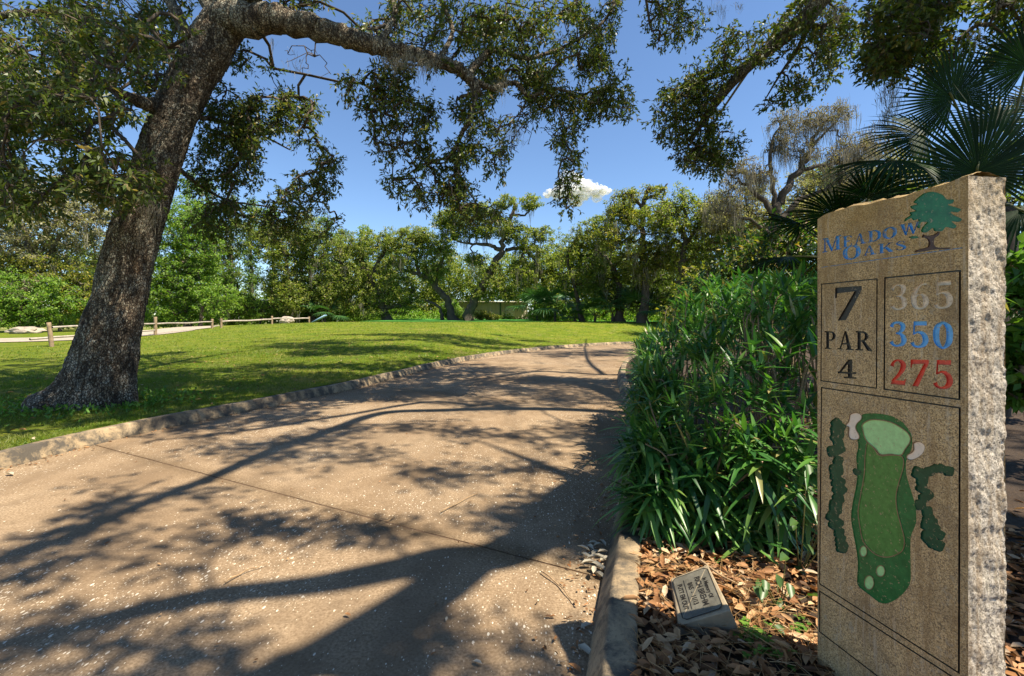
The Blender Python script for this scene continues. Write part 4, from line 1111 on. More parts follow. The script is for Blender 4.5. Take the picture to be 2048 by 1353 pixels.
tw = Bag().add(*grow(skel, None, np.vstack([T, H1]), 0.0040, 5, 0.10, 0.022))
stuff(tw.build('twigs', M['twig'], oak))
tws, (V, Fc) = sprays(T, 5, 0.17, 6, 0.068, 0.022)
stuff(mesh_np('fine_twigs', *tws, M['twig'], oak))
V2, Fc2 = cluster_leaves(H1, 13, 0.32, 0.20, 0.085)
left_b = Bag().add(V, Fc).add(V2, Fc2)
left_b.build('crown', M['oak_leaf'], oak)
# bare twiggy fringe and moss
bare = np.vstack([zone_points([(1030, 250, 40, 60, 6.3, 6.8, 60), (700, 30, 130, 50, 6, 6.8, 80), (780, 250, 50, 70, 6, 6.6, 40), (620, 120, 60, 60, 6, 6.6, 30), (1130, 240, 40, 60, 6.6, 7, 40), (850, 130, 80, 40, 5.8, 6.4, 60)])])
Bag().add(*grow(skel, None, bare, 0.003, 9, 0.2, 0.01)).build('bare_twigs', M['twig'], oak)['kind'] = 'stuff'
A = np.vstack([zone_points([(820, 118, 60, 14, 5.75, 6.0, 60), (720, 95, 60, 20, 5.7, 6.0, 30), (1010, 165, 30, 20, 6.2, 6.5, 30), (560, 60, 60, 20, 5.6, 6.0, 20), (620, 420, 30, 20, 6.5, 7, 8), (590, 150, 20, 60, 6.3, 6.8, 10), (780, 250, 20, 50, 6.2, 6.5, 14), (1020, 270, 30, 30, 6.4, 6.8, 20), (300, 420, 20, 40, 5.55, 5.62, 20)])])
stuff(mesh_np('hanging_moss', *moss(A, 0.22 * (0.3 + 1.2 * rng.random(len(A)) ** 2), 0.005, 9, 0.05), M['moss'], oak))

# ------------------------------------------------------------------ second oak, trunk outside the frame on the right, limbs overhead
oak2 = thing('live_oak', 'overhanging live oak whose mossy limb slants down against the sky at upper right', 'tree', (7.4, -1.6, 0.2))
SH = np.array([TO_SUN.x / TO_SUN.z, TO_SUN.y / TO_SUN.z])
def lift(zx, zy, h):
    """ground point of a shadow seen in the photo -> the twig that throws it, h metres up"""
    u, v = zx / 1.575, zy / 1.575 + 680
    d = EYE * F_PX / (v - V0)
    return np.array([d * (u - U0) / F_PX + SH[0] * h, d + SH[1] * h, h])
tp = catmull([(7.4, -1.6, -0.1), (7.3, -1.5, 1.2), (7.0, -1.2, 2.8), (6.4, -0.9, 4.6), (6.0, -0.4, 6.4), (5.6, 0.6, 8.2), (5.0, 2.2, 10.0)], 12)
tr_ = np.interp(np.arange(len(tp)), [0, 4, 14, 50, len(tp) - 1], [0.75, 0.52, 0.44, 0.26, 0.015])
v_, f_ = tube(tp, tr_, 40, 0.12, 3, 4)
mesh_np('trunk', v_, f_, M['bark'], oak2, True)
def world_limb(pts, radii, n=9):
    p_ = catmull(pts, n); r_ = catmull(np.array(radii)[:, None], n)[:, 0]
    v_, f_ = tube(p_, r_, 14, 0.16, 5, int(abs(pts[0][0]) * 37))
    mesh_np('limb', v_, f_, M['bark'], oak2, True)
    return p_
sk2 = [tp[30:]]
# limb that shows against the sky
w0 = np.array([6.1, -0.5, 6.0])
sk2.append(world_limb([w0, (6.0, 2.5, 7.2), at(1760, -150, 6.4), at(1650, -10, 7.0), at(1585, 60, 7.3), at(1500, 130, 7.7), at(1440, 195, 8.0), at(1398, 255, 8.2), at(1380, 290, 8.3)], [0.22, 0.20, 0.16, 0.13, 0.115, 0.095, 0.075, 0.05, 0.02]))
sk2.append(world_limb([at(1640, 0, 7.1), at(1600, 90, 7.6), at(1560, 150, 7.9), at(1530, 200, 8.0)], [0.05, 0.035, 0.02, 0.01]))
sk2.append(world_limb([at(1505, 128, 7.7), at(1440, 150, 7.9), at(1380, 175, 8.0), at(1330, 220, 8.0)], [0.04, 0.03, 0.02, 0.01]))
sk2.append(world_limb([(6.0, 2.5, 7.2), at(1900, -120, 5.2), at(1850, -40, 5.4), at(1790, 30, 5.6), at(1730, 90, 5.8)], [0.14, 0.10, 0.06, 0.04, 0.012]))
sk2.append(world_limb([at(1900, -120, 5.2), at(2000, -30, 4.8), at(1980, 50, 4.9)], [0.08, 0.04, 0.012]))
# limbs whose shadows cross the path
hL = 6.6
s1 = [lift(*q, hL) for q in [(1900, 470), (1700, 615), (1560, 680), (1400, 690), (1250, 722), (1000, 770), (700, 800), (450, 850), (200, 915), (0, 960), (-300, 1010)]]
sk2.append(world_limb([(6.2, -0.7, 5.2), (5.0, 0.3, 6.2)] + s1, [0.24, 0.20, 0.17, 0.15, 0.14, 0.125, 0.105, 0.085, 0.08, 0.07, 0.06, 0.05, 0.03]))
s1b = [lift(*q, hL) for q in [(1480, 690), (1380, 775), (1220, 880), (1050, 975), (880, 1050), (700, 1130), (400, 1300)]]
sk2.append(world_limb(s1b, [0.14, 0.13, 0.12, 0.105, 0.09, 0.08, 0.05]))
h2 = 8.0
s2 = [lift(*q, h2) for q in [(1900, 225), (1650, 218), (1400, 222), (1200, 232), (1000, 300), (870, 342), (740, 400), (620, 452), (430, 525), (200, 625), (0, 690), (-250, 760)]]
sk2.append(world_limb([(5.9, -0.2, 6.9), (6.4, 1.6, 7.6)] + [lift(2300, 260, h2)] + s2, [0.2, 0.17, 0.15, 0.12, 0.11, 0.10, 0.09, 0.08, 0.075, 0.07, 0.065, 0.06, 0.05, 0.04, 0.02]))
s3 = [lift(*q, h2 + 0.6) for q in [(1500, 208), (1350, 196), (1100, 235), (850, 275), (650, 300), (480, 318)]]
sk2.append(world_limb(s3, [0.06, 0.06, 0.05, 0.045, 0.035, 0.015]))
s4 = [lift(*q, h2 + 1.5) for q in [(2100, 120), (1900, 110), (1700, 100), (1600, 112), (1480, 128), (1380, 150), (1250, 170)]]
sk2.append(world_limb([(5.6, 0.8, 8.3)] + s4, [0.16, 0.12, 0.1, 0.09, 0.08, 0.06, 0.045, 0.02]))
sk2.append(world_limb([lift(*q, h2 + 1.5) for q in [(1900, 110), (1850, 60), (1840, 10)]], [0.07, 0.05, 0.03]))
sk2 = np.vstack(sk2)
T2 = zone_points([(1380, 240, 60, 90, 7.7, 8.8, 150), (1345, 230, 40, 60, 7.7, 8.6, 40), (1440, 290, 45, 50, 7.8, 8.5, 46), (1430, 150, 60, 50, 7.5, 8.4, 60), (1480, 110, 60, 60, 7.3, 8.2, 60), (1590, 110, 90, 80, 7.0, 8.2, 150), (1540, 170, 45, 50, 7.4, 8.1, 40), (1650, 50, 80, 60, 6.8, 7.8, 90), (1400, 320, 60, 30, 8, 8.5, 25),
                  (1800, 60, 90, 80, 5.0, 6.2, 140), (1750, 110, 60, 40, 5.2, 6.0, 46), (1900, 30, 100, 60, 4.8, 5.8, 120), (2010, 40, 60, 70, 4.6, 5.6, 80), (1860, 120, 60, 40, 5, 5.6, 40)])
def shade_blobs(spec, h):
    out = []
    for zx, zy, rx, ry, n in spec:
        n = max(4, int(n * 0.62))
        th = rng.random(n) * 2 * PI; rr = np.sqrt(rng.random(n))
        zz = np.stack([zx + rx * rr * np.cos(th), zy + ry * rr * np.sin(th)], 1)
        k = fbm(zz[:, 0] * 0.022, zz[:, 1] * 0.04, 71, 3) > 0.42
        for q in zz[k]:
            out.append(lift(q[0], q[1], h * rng.uniform(0.9, 1.12)))
    return np.array(out)
T3 = np.vstack([
    shade_blobs([(1680, 560, 200, 75, 90), (1850, 600, 90, 90, 40), (1900, 420, 90, 90, 40), (250, 640, 150, 50, 40), (330, 560, 100, 40, 20), (720, 570, 110, 30, 24), (860, 580, 120, 28, 24), (1130, 600, 150, 28, 30), (640, 480, 60, 20, 8),
                 (440, 900, 170, 60, 14), (120, 960, 160, 60, 16), (560, 960, 110, 50, 10), (380, 480, 110, 40, 16), (80, 720, 130, 40, 16), (1330, 940, 100, 60, 14), (1200, 1010, 140, 50, 26), (1650, 980, 120, 40, 12), (640, 1010, 80, 40, 10), (560, 690, 160, 30, 10)], 6.8),
    shade_blobs([(1480, 290, 160, 40, 46), (1400, 420, 120, 45, 36), (1560, 410, 120, 25, 24), (1720, 320, 130, 45, 40), (1850, 280, 110, 40, 40), (1150, 355, 110, 25, 30), (880, 350, 140, 40, 60), (1050, 300, 130, 34, 46), (1250, 270, 150, 24, 30), (600, 260, 160, 20, 20), (700, 330, 130, 40, 24), (1000, 400, 80, 20, 8)], 8.0),
    shade_blobs([(1200, 175, 200, 20, 110), (1450, 160, 220, 24, 160), (1700, 150, 220, 34, 200), (1850, 190, 160, 22, 110), (1300, 120, 150, 12, 50), (1550, 90, 200, 14, 80), (1750, 60, 200, 14, 80), (950, 225, 150, 16, 40), (1600, 205, 260, 12, 60), (1900, 90, 150, 25, 60)], 9.6),
])
# keep the sky that the photo shows open: nothing of this overhead mass may hang below the top of the frame
el = (T3[:, 2] - EYE) / np.maximum(T3[:, 1], 0.1)
T3[:, 2] = np.where((T3[:, 1] > 0) & (el < 0.76), T3[:, 2], T3[:, 2])
low = (T3[:, 1] > 0) & (el < 0.74)
need = np.where(low, (EYE + 0.76 * T3[:, 1] - T3[:, 2]) / (1 - 0.76 * SH[1]) + 0.2, 0)
T3 = T3 + need[:, None] * np.array([SH[0], SH[1], 1.0])
# canopy above the shrub, palms and bed on the right: dapples them
x = rng.uniform(3.2, 10.5, 1300); y = rng.uniform(-1.0, 6.5, 1300); z = rng.uniform(7.6, 11, 1300)
T4 = np.stack([x, y, np.maximum(z, EYE + 0.78 * y + 0.5)], 1)
gx_, gy_ = T4[:, 0] - SH[0] * T4[:, 2], T4[:, 1] - SH[1] * T4[:, 2]
keepT = (fbm(x * 0.5, y * 0.5, 81, 3) > 0.42) & ~((gx_ > 0.1) & (gx_ < 1.6) & (gy_ > 0.7) & (gy_ < 2.3)) & ~((gx_ < 0.6) & (gy_ < 6)) & ~((gx_ > 0.2) & (gx_ < 2.9) & (gy_ > 1.8) & (gy_ < 6.5) & (rng.random(len(T4)) > 0.10))
T4 = T4[keepT]
Bag().add(*grow(sk2, None, np.vstack([T2, T3, T4]), 0.0040, 15, 0.10, 0.03)).build('twigs', M['twig'], oak2)['kind'] = 'stuff'
T2 = T2[rng.random(len(T2)) < 0.68]
tws, (V, Fc) = sprays(T2, 5, 0.20, 6, 0.076, 0.028)
stuff(mesh_np('fine_twigs', *tws, M['twig'], oak2))
V2, Fc2 = cluster_leaves(np.vstack([T3, T4]), 17, 0.20, 0.11, 0.042)
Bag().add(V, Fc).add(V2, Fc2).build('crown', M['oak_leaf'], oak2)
A = zone_points([(1560, 90, 70, 40, 7.2, 7.6, 30), (1430, 210, 30, 40, 7.9, 8.2, 14), (1780, 200, 20, 60, 5.4, 5.8, 40), (1660, 20, 40, 20, 6.8, 7.2, 20), (1930, 40, 60, 30, 4.8, 5.4, 30), (1450, 10, 40, 10, 6.8, 7.5, 10)])
stuff(mesh_np('hanging_moss', *moss(A, 0.30 * (0.3 + 1.2 * rng.random(len(A)) ** 2), 0.005, 8, 0.05), M['moss'], oak2))

# ------------------------------------------------------------------ spiky leaved shrub between path and sign
shrub = thing('oleander_shrub', 'dense spiky leaved green shrub spilling over the kerb beside the stone sign', 'shrub', (1.35, 3.3, 0.1))
r_ = np.random.default_rng(12)
def kerb_r(y): return float(np.interp(y, RK[:, 1], RK[:, 0]))
def front(e): return 2.28 - 0.30 * max(0.0, e) / 0.7
def shrub_top(e, y):
    """height of the leafy surface over the bed"""
    f = y - front(e)
    h = 0.30 + 1.02 * float(sstep(f / 0.95)) + 0.10 * max(0, y - 3.2)
    h *= 0.52 + 0.48 * float(sstep((e + 0.05) / 0.75))
    return h * (0.93 + 0.14 * float(fbm(e * 2.5 + 3, y * 2.5, 55, 2)))
hd = []
for k in range(300):                                   # over the kerb
    y = r_.uniform(2.3, 5.6); e = r_.uniform(0.0, 0.2)
    hd.append((kerb_r(y) + KW * (1.05 if y < 3.0 else 0.5) + e, y, 0.16 + shrub_top(e, y) * r_.random() ** 0.9))
for k in range(330):                                   # front
    e = r_.uniform(0.0, 1.75); y = front(e) + r_.uniform(0.0, 0.40)
    hd.append((kerb_r(2.2) + 0.17 + e, y, 0.16 + shrub_top(e, y + 0.25) * r_.random()))
for k in range(520):                                   # top
    e = r_.uniform(0.0, 1.9); y = r_.uniform(2.3, 5.6)
    hd.append((kerb_r(y) + 0.17 + e, y, 0.12 + shrub_top(e, y) * r_.uniform(0.72, 1.04)))
for k in range(160):
    e = r_.uniform(0.1, 1.6); y = r_.uniform(2.4, 5.0)
    hd.append((kerb_r(y) + 0.17 + e, y, 0.15 + shrub_top(e, y) * r_.uniform(0.3, 0.8)))
hd = np.array([q for q in hd if not (q[0] / q[1] > 0.668 and q[1] < 2.2)])
base_pts = np.array([[np.interp(y, RK[:, 1], RK[:, 0]) + o, y, 0.1] for y in np.linspace(2.5, 5.2, 8) for o in (0.45, 0.9, 1.4)])
segs = []
for h_ in hd:
    b_ = base_pts[np.argmin(np.hypot(base_pts[:, 0] - h_[0], base_pts[:, 1] - h_[1]) + r_.random(len(base_pts)) * 0.35)]
    b_ = b_ * 0.6 + h_ * 0.4
    Pm = catmull([b_, b_ * 0.45 + h_ * 0.55 + np.array([0, 0, 0.16 * (h_[2])]) + r_.normal(size=3) * 0.04, h_], 4)
    segs.append((Pm[:-1], Pm[1:], np.linspace(0.006, 0.004, 9)[:-1][:len(Pm) - 1], np.linspace(0.006, 0.0035, 9)[1:len(Pm)]))
sb = Bag()
for p0, p1, ra, rb in segs[::3]: sb.add(*prisms(p0, p1, np.array(ra), np.array(rb), 5))
stuff(sb.build('stems', M['shrub_stem'], shrub, True))
# leaf mats
def leaf_strip(nseg=4):
    """unit leaf: length 1 along +Y, width 1, gently arched, V folded"""
    t = np.linspace(0, 1, nseg + 1)
    w = np.sin(np.clip(t * 1.02, 0, 1) ** 0.75 * PI) ** 0.8 * 0.5; w[0] = 0.06; w[-1] = 0.0
    V, Fq = [], []
    for q in range(nseg + 1):
        V += [(-w[q], t[q], 0.30 * w[q]), (0, t[q], 0), (w[q], t[q], 0.30 * w[q])]
        if q < nseg:
            o = q * 3
            Fq += [[o, o + 1, o + 4, o + 3], [o + 1, o + 2, o + 5, o + 4]]
    return np.array(V), np.array(Fq)
LV, LF = leaf_strip()
mats = []
for h_ in hd:
    n = 11
    out = unit(np.array([h_[0] - kerb_r(h_[1]) - 0.85, (h_[1] - 3.6) * 0.45, 0.35 + (h_[2] - 0.6) * 0.9]))
    low_ = h_[2] < 0.55
    for q in range(n):
        a_ = q * 2.4 + r_.random() * 0.7; e_ = r_.uniform(-0.15, 1.0) * (1 if not low_ else 0.6)
        t1 = unit(np.cross(out, [0.2, 0.1, 1.0])); t2 = np.cross(out, t1)
        dv = unit((t1 * math.cos(a_) + t2 * math.sin(a_)) * math.cos(e_) + out * (math.sin(e_) + 0.25) + np.array([0, 0, 0.12]))
        base = h_ + out * (-0.09 * q / n) + r_.normal(size=3) * 0.006
        L_ = r_.uniform(0.075, 0.20) * (1.3 if low_ else 1.0); W_ = r_.uniform(0.018, 0.026) * (1.25 if low_ else 1.0)
        mats.append((base, dv, L_, W_, r_.uniform(0.25, 0.9) * 1.25 if low_ else r_.uniform(0.02, 0.45)))
def leaf_world(base, dv, L_, W_, bend):
    up = np.array([0, 0, 1.0]) + np.array([0.2, -0.3, 0]) * 0
    x_ = unit(np.cross(dv, up)); z_ = np.cross(x_, dv)
    V = LV.copy()
    zz = V[:, 2:3] * W_
    P_ = base + x_ * V[:, 0:1] * W_ + dv * V[:, 1:2] * L_ + z_ * zz
    P_[:, 2] -= bend * L_ * (V[:, 1] ** 2) * 0.55
    return P_
camp = np.array([0, 0, EYE])
score = np.array([m_[2] / np.linalg.norm(m_[0] - camp) * (1.0 if m_[1].dot(unit(camp - m_[0])) > -0.2 else 0.5) for m_ in mats])
order = np.argsort(-score)
fb = Bag()
for rank, q in enumerate(order):
    W = leaf_world(*mats[q])
    if rank < 300:
        mesh_np('leaf', W, [LF], M['shrub_leaf_one'], shrub, True)
    else:
        fb.add(W, [LF])
stuff(fb.build('foliage', M['shrub_leaf'], shrub, True))

# broad leaved ground plants at its foot, behind the memorial
for k, (u, v, d, lab) in enumerate([(1600, 1040, 2.0, 'heart leaved vine climbing at the stone sign edge'), (1560, 1180, 1.75, 'low dark heart leaved creeper beside the memorial stone')]):
    c = at(u, v, d); rt = thing('creeper', lab, 'plant', (c[0], c[1], 0.1))
    b_ = Bag(); st = Bag()
    for q in range(12):
        p_ = c + r_.normal(size=3) * np.array([0.07, 0.07, 0.09]); p_[2] = max(p_[2], 0.13)
        V, Fc = leaves(p_[None], unit(np.array([[r_.normal() * 0.6, -0.6, -0.3 + r_.normal() * 0.3]])), 0.05 + 0.02 * r_.random(), 0.036, 0.2, np.array([[0.2, -0.5, 0.8]]), True)
        mesh_np('leaf', V, Fc, M['hedge_leaf'], rt)
        st.add(*prisms(np.array([[c[0], c[1], 0.08]]), p_[None], np.array([0.003]), np.array([0.0018]), 4))
    st.build('stems', M['petiole'], rt)['kind'] = 'stuff'

# ------------------------------------------------------------------ shrubs behind, fan palms right
bg_tree('broadleaf_hedge', 'tall dark broad leaved hedge with yellowing leaves behind the spiky shrub', 8.0, 1500, [([(1500, 780), (1500, 640), (1495, 540)], 0.05, 0.02), ([(1500, 680), (1560, 560), (1580, 480)], 0.04, 0.015), ([(1500, 680), (1450, 580), (1420, 530)], 0.04, 0.015)],
        [(1440, 560, 60, 60), (1500, 520, 70, 60), (1570, 490, 60, 55), (1620, 520, 60, 80), (1400, 620, 50, 60), (1480, 620, 90, 70), (1600, 620, 90, 90), (1680, 600, 80, 90), (1690, 480, 50, 40)], 'hedge_leaf', 1.0, 0.075, 0.16, 'stem', per=15, cat='hedge', twig=0.003)
bg_tree('shrub', 'brown and green shrub behind the right end of the path', 13.0, 1400, [([(1400, 720), (1400, 620), (1395, 560)], 0.06, 0.02)],
        [(1390, 580, 50, 50), (1440, 600, 60, 60), (1350, 630, 40, 40), (1500, 560, 60, 60), (1560, 540, 60, 60)], 'far_yellow', 0.9, 0.085, 0.24, 'stem', per=18, cat='shrub', twig=0.004)
bg_tree('shrub', 'light green leafy undergrowth beside the right face of the sign', 3.2, 2060, [([(2060, 1100), (2055, 900), (2050, 760)], 0.012, 0.006)],
        [(2110, 1000, 60, 70), (2150, 850, 60, 120), (2045, 700, 40, 90), (2050, 850, 36, 90), (2045, 560, 40, 60), (2120, 650, 60, 120), (2040, 790, 30, 60), (2090, 960, 40, 60)], 'weed', 1.5, 0.075, 0.10, 'stem', per=9, cat='shrub', twig=0.0025)

bg_tree('broadleaf_hedge', 'dark leafy bank filling the view behind the right face of the sign', 9.0, 2140, [([(2140, 800), (2140, 640), (2130, 540)], 0.05, 0.02), ([(2140, 700), (2050, 600)], 0.04, 0.015)],
        [(2060, 560, 70, 90), (2140, 520, 90, 100), (2060, 680, 80, 70), (2180, 660, 120, 90), (2280, 600, 120, 120), (1960, 620, 60, 60)], 'hedge_leaf', 0.9, 0.085, 0.18, 'stem', per=15, cat='hedge', twig=0.003)
bg_tree('shrub', 'low green shrub in the leaf litter behind the right edge of the sign', 4.6, 2075, [([(2075, 870), (2070, 820)], 0.012, 0.006)], [(2040, 800, 34, 50), (2090, 780, 50, 60), (2050, 740, 34, 40), (2140, 800, 60, 60)], 'hedge_leaf', 1.3, 0.08, 0.13, 'stem', per=12, cat='shrub', twig=0.003)
palm = thing('fan_palm', 'dark fan palm with wide pleated fronds above the stone sign', 'palm', (5.2, 4.9, 0.2))
heart = np.array([5.05, 4.75, 2.35])
pv = catmull([(5.2, 4.95, 0.0), (5.15, 4.9, 1.0), heart], 8)
mesh_np('trunk', *tube(pv, np.full(len(pv), 0.16), 14, 0.2, 6, 3), M['far_bark'], palm, True)
fr = [  # hub u, v, d, axis, normal, L, segs, arc, droop
    (1905, 197, 4.5, (-0.55, -0.1, 0.80), (-0.30, -0.95, -0.10), 0.54, 56, 5.2, 0.10),
    (1955, 345, 4.2, (-0.1, -0.25, 0.9), (-0.15, -0.85, 0.5), 0.78, 56, 4.4, 0.12),
    (1790, 322, 4.3, (-0.95, -0.25, -0.10), (-0.15, -0.45, 0.9), 0.62, 46, 4.2, 0.32),
    (2055, 130, 4.4, (-0.5, -0.2, 0.8), (-0.5, -0.85, 0.1), 0.52, 50, 4.8, 0.15),
    (1850, 275, 4.9, (-0.8, 0.1, 0.25), (-0.3, -0.8, 0.5), 0.60, 46, 4.4, 0.30),
    (1990, 250, 5.0, (0.1, 0.2, 0.9), (-0.2, -0.9, 0.2), 0.50, 46, 4.6, 0.22),
    (2060, 300, 4.6, (0.3, -0.4, 0.3), (-0.2, -0.6, 0.8), 0.60, 46, 4.4, 0.35),
    (1900, 400, 4.9, (-0.6, -0.5, 0.0), (-0.2, -0.5, 0.85), 0.62, 46, 4.4, 0.35),
    (2040, 420, 4.0, (0.1, -0.5, -0.3), (-0.3, -0.7, 0.6), 0.55, 46, 4.2, 0.35),
    (1835, 385, 5.2, (-0.8, -0.2, -0.2), (-0.2, -0.5, 0.8), 0.60, 46, 4.2, 0.35),
    (2090, 220, 5.2, (0.5, 0.1, 0.6), (-0.3, -0.9, 0.3), 0.6, 40, 4.4, 0.2)]
for k, (u, v, d, ax, nm, L_, sg, arc, dr) in enumerate(fr):
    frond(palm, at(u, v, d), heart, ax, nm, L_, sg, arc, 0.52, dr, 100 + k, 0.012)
palm2 = thing('fan_palm', 'second fan palm with drooping fronds low behind the sign top', 'palm', (4.6, 6.6, 0.2))
heart2 = np.array([4.7, 6.4, 2.0])
pv = catmull([(4.6, 6.6, 0.0), (4.65, 6.5, 1.0), heart2], 6)
mesh_np('trunk', *tube(pv, np.full(len(pv), 0.15), 12, 0.2, 6, 3), M['far_bark'], palm2, True)
r_ = np.random.default_rng(44)
for k in range(9):
    a_ = 2 * PI * k / 9 + 0.3; e_ = r_.uniform(0.1, 1.0)
    dv = np.array([math.cos(a_) * math.cos(e_), math.sin(a_) * math.cos(e_), math.sin(e_)])
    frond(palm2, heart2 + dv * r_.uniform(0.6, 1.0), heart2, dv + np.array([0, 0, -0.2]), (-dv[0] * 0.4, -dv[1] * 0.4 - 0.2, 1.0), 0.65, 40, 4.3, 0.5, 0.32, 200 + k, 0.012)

# ------------------------------------------------------------------ stone sign
def granite(name, lo, mid, hi, rust=0.0, sc_=1.0, bs=0.4):
    m, nt, b = new_mat(name)
    p = wpos(nt)
    gr = noise_t(nt, p, 260 * sc_, 3, 0.8)
    c = ramp(nt, gr, [(0.28, tuple(x * 0.35 for x in lo)), (0.42, lo), (0.55, mid), (0.72, hi)])
    v = nd(nt, 'ShaderNodeTexVoronoi', Scale=420.0 * sc_); nt.links.new(p, v.inputs['Vector'])
    cs = nt.nodes.new('ShaderNodeSeparateColor'); nt.links.new(v.outputs['Color'], cs.inputs[0])
    c = mixc(nt, ramp(nt, cs.outputs[0], [(0.0, gray(0.6)), (0.25, gray(0))], 'CONSTANT'), c, (0.05, 0.042, 0.035))
    if rust:
        lich_ = ramp(nt, noise_t(nt, p, 38, 4, 0.7), [(0.60, gray(0)), (0.66, gray(0.5))])
        c = mixc(nt, lich_, c, (0.42, 0.38, 0.28))
        dirt_ = ramp(nt, noise_t(nt, p, 9, 6, 0.7), [(0.45, gray(0)), (0.68, gray(0.55))])
        c = mixc(nt, dirt_, c, (0.13, 0.095, 0.055))
        sx = nt.nodes.new('ShaderNodeSeparateXYZ'); nt.links.new(p, sx.inputs[0])
        hgt_ = nd(nt, 'ShaderNodeMapRange'); hgt_.inputs['From Min'].default_value = 1.18; hgt_.inputs['From Max'].default_value = 1.54
        nt.links.new(sx.outputs['Z'], hgt_.inputs['Value'])
        mm = nd(nt, 'ShaderNodeMath', operation='MULTIPLY'); nt.links.new(hgt_.outputs[0], mm.inputs[0])
        nt.links.new(ramp(nt, noise_t(nt, p, 7, 5, 0.7), [(0.3, gray(0.15)), (0.65, gray(1.0))]), mm.inputs[1])
        c = mixc(nt, mm.outputs[0], c, mixc(nt, 0.40, (0.36, 0.21, 0.03), c))
        streak = ramp(nt, noise_t(nt, scaled(nt, p, (14, 14, 1.2)), 3.0, 4, 0.6), [(0.48, gray(0)), (0.68, gray(0.55))])
        c = mixc(nt, streak, c, (0.24, 0.145, 0.055))
        pale_ = ramp(nt, noise_t(nt, scaled(nt, p, (20, 20, 1.5)), 4.0, 4, 0.65), [(0.58, gray(0)), (0.70, gray(0.5))])
        c = mixc(nt, pale_, c, (0.55, 0.47, 0.34))
    nt.links.new(c, b.inputs['Base Color'])
    b.inputs['Roughness'].default_value = 0.7
    bump(nt, b, noise_t(nt, p, 300, 3, 0.7), bs, 0.002 if rust == 1.0 else 0.006)
    return m
M['granite'] = granite('honed_granite', (0.36, 0.235, 0.095), (0.64, 0.46, 0.225), (0.76, 0.61, 0.36), 1.0)
M['rough_granite'] = granite('split_granite', (0.36, 0.305, 0.235), (0.57, 0.495, 0.40), (0.70, 0.63, 0.53), 0.25, 0.6, 0.6)
def paint(name, col, rough=0.35, var=0.25, wear=0.60):
    m, nt, b = new_mat(name)
    p = wpos(nt)
    c = ramp(nt, noise_t(nt, p, 60, 4, 0.7), [(0.3, tuple(x * (1 - var) for x in col)), (0.7, tuple(min(1, x * (1 + var)) for x in col))])
    worn = ramp(nt, noise_t(nt, p, 110, 4, 0.75), [(wear, gray(0)), (wear + 0.07, gray(0.85))])
    c = mixc(nt, worn, c, (0.42, 0.31, 0.18))
    nt.links.new(c, b.inputs['Base Color']); b.inputs['Roughness'].default_value = rough
    return m
PT = {'black': paint('black_paint', (0.022, 0.020, 0.018)), 'blue': paint('blue_paint', (0.07, 0.30, 0.62), 0.35, 0.25, 0.52), 'lblue': paint('light_blue_paint', (0.13, 0.42, 0.75)), 'red': paint('red_paint', (0.68, 0.07, 0.04)),
      'ghost': paint('worn_white_paint', (0.66, 0.56, 0.42), 0.6, 0.3, 0.55), 'dgreen': paint('dark_green_paint', (0.025, 0.15, 0.04), 0.25, 0.3), 'tgreen': paint('tree_green_paint', (0.012, 0.075, 0.035), 0.25, 0.3), 'logo_green': paint('logo_green_paint', (0.02, 0.16, 0.055), 0.25, 0.3),
      'fairway': paint('fairway_paint', (0.085, 0.23, 0.05), 0.22, 0.3), 'lgreen': paint('light_green_paint', (0.38, 0.66, 0.28), 0.2, 0.15), 'cream': paint('cream_paint', (0.80, 0.68, 0.54), 0.3, 0.08), 'brown': paint('brown_paint', (0.075, 0.032, 0.018)), 'copper': paint('bare_edge', (0.22, 0.14, 0.07))}

N_ = np.array([1.0530, 1.0500]); F_ = np.array([0.9695, 1.4440])
sdir = unit(N_ - F_); SW = float(np.linalg.norm(N_ - F_)); ndir = np.array([sdir[1], -sdir[0]])      # s runs from the far edge to the near edge
if ndir[0] > 0: ndir = -ndir                                                                        # face normal points to the path
TOP, BOT, TH = 1.538, 0.02, 0.113
def on_face(u, v):
    """photo pixel -> (s, height) on the sign face plane"""
    k = (u - U0) / F_PX
    # F_ + s*sdir with x = k*y
    s = (k * F_[1] - F_[0]) / (sdir[0] - k * sdir[1])
    y = F_[1] + s * sdir[1]
    return s, EYE + y * (V0 - v) / F_PX
def Z1(x, y): return on_face(1600 + x / 2.603, 330 + y / 2.603)
def Z2(x, y): return on_face(1600 + x / 2.446, 800 + y / 2.446)

def rect(x0, y0, x1, y1): return [(x0, y0), (x1, y0), (x1, y1), (x0, y1)]
def stroke(pts, n=6):
    Q = catmull(pts, n); T = np.gradient(Q[:, :2], axis=0); T = unit(T); Nn = np.stack([-T[:, 1], T[:, 0]], 1)
    A_, B_ = Q[:, :2] + Nn * Q[:, 2:3], Q[:, :2] - Nn * Q[:, 2:3]
    return [[tuple(A_[i]), tuple(A_[i + 1]), tuple(B_[i + 1]), tuple(B_[i])] for i in range(len(Q) - 1)]
def line(x0, y0, x1, y1, w0, w1=None):
    w1 = w0 if w1 is None else w1
    return [[(x0 - w0, y0), (x0 + w0, y0), (x1 + w1, y1), (x1 - w1, y1)]]
G = {}
G['7'] = (0.62, [[(0.0, 1.0), (0.62, 1.0), (0.62, 0.86), (0.0, 0.82)], [(0, 1), (0.06, 1), (0.04, 0.68), (0, 0.68)], [(0.62, 1.0), (0.62, 0.88), (0.26, 0.0), (0.06, 0.0), (0.46, 0.86)]])
G['4'] = (0.66, [rect(0.36, 0, 0.52, 1.0), rect(0.22, 0, 0.66, 0.08), rect(0.0, 0.24, 0.66, 0.35), [(0.0, 0.24), (0.09, 0.24), (0.50, 1.0), (0.38, 1.0)]])
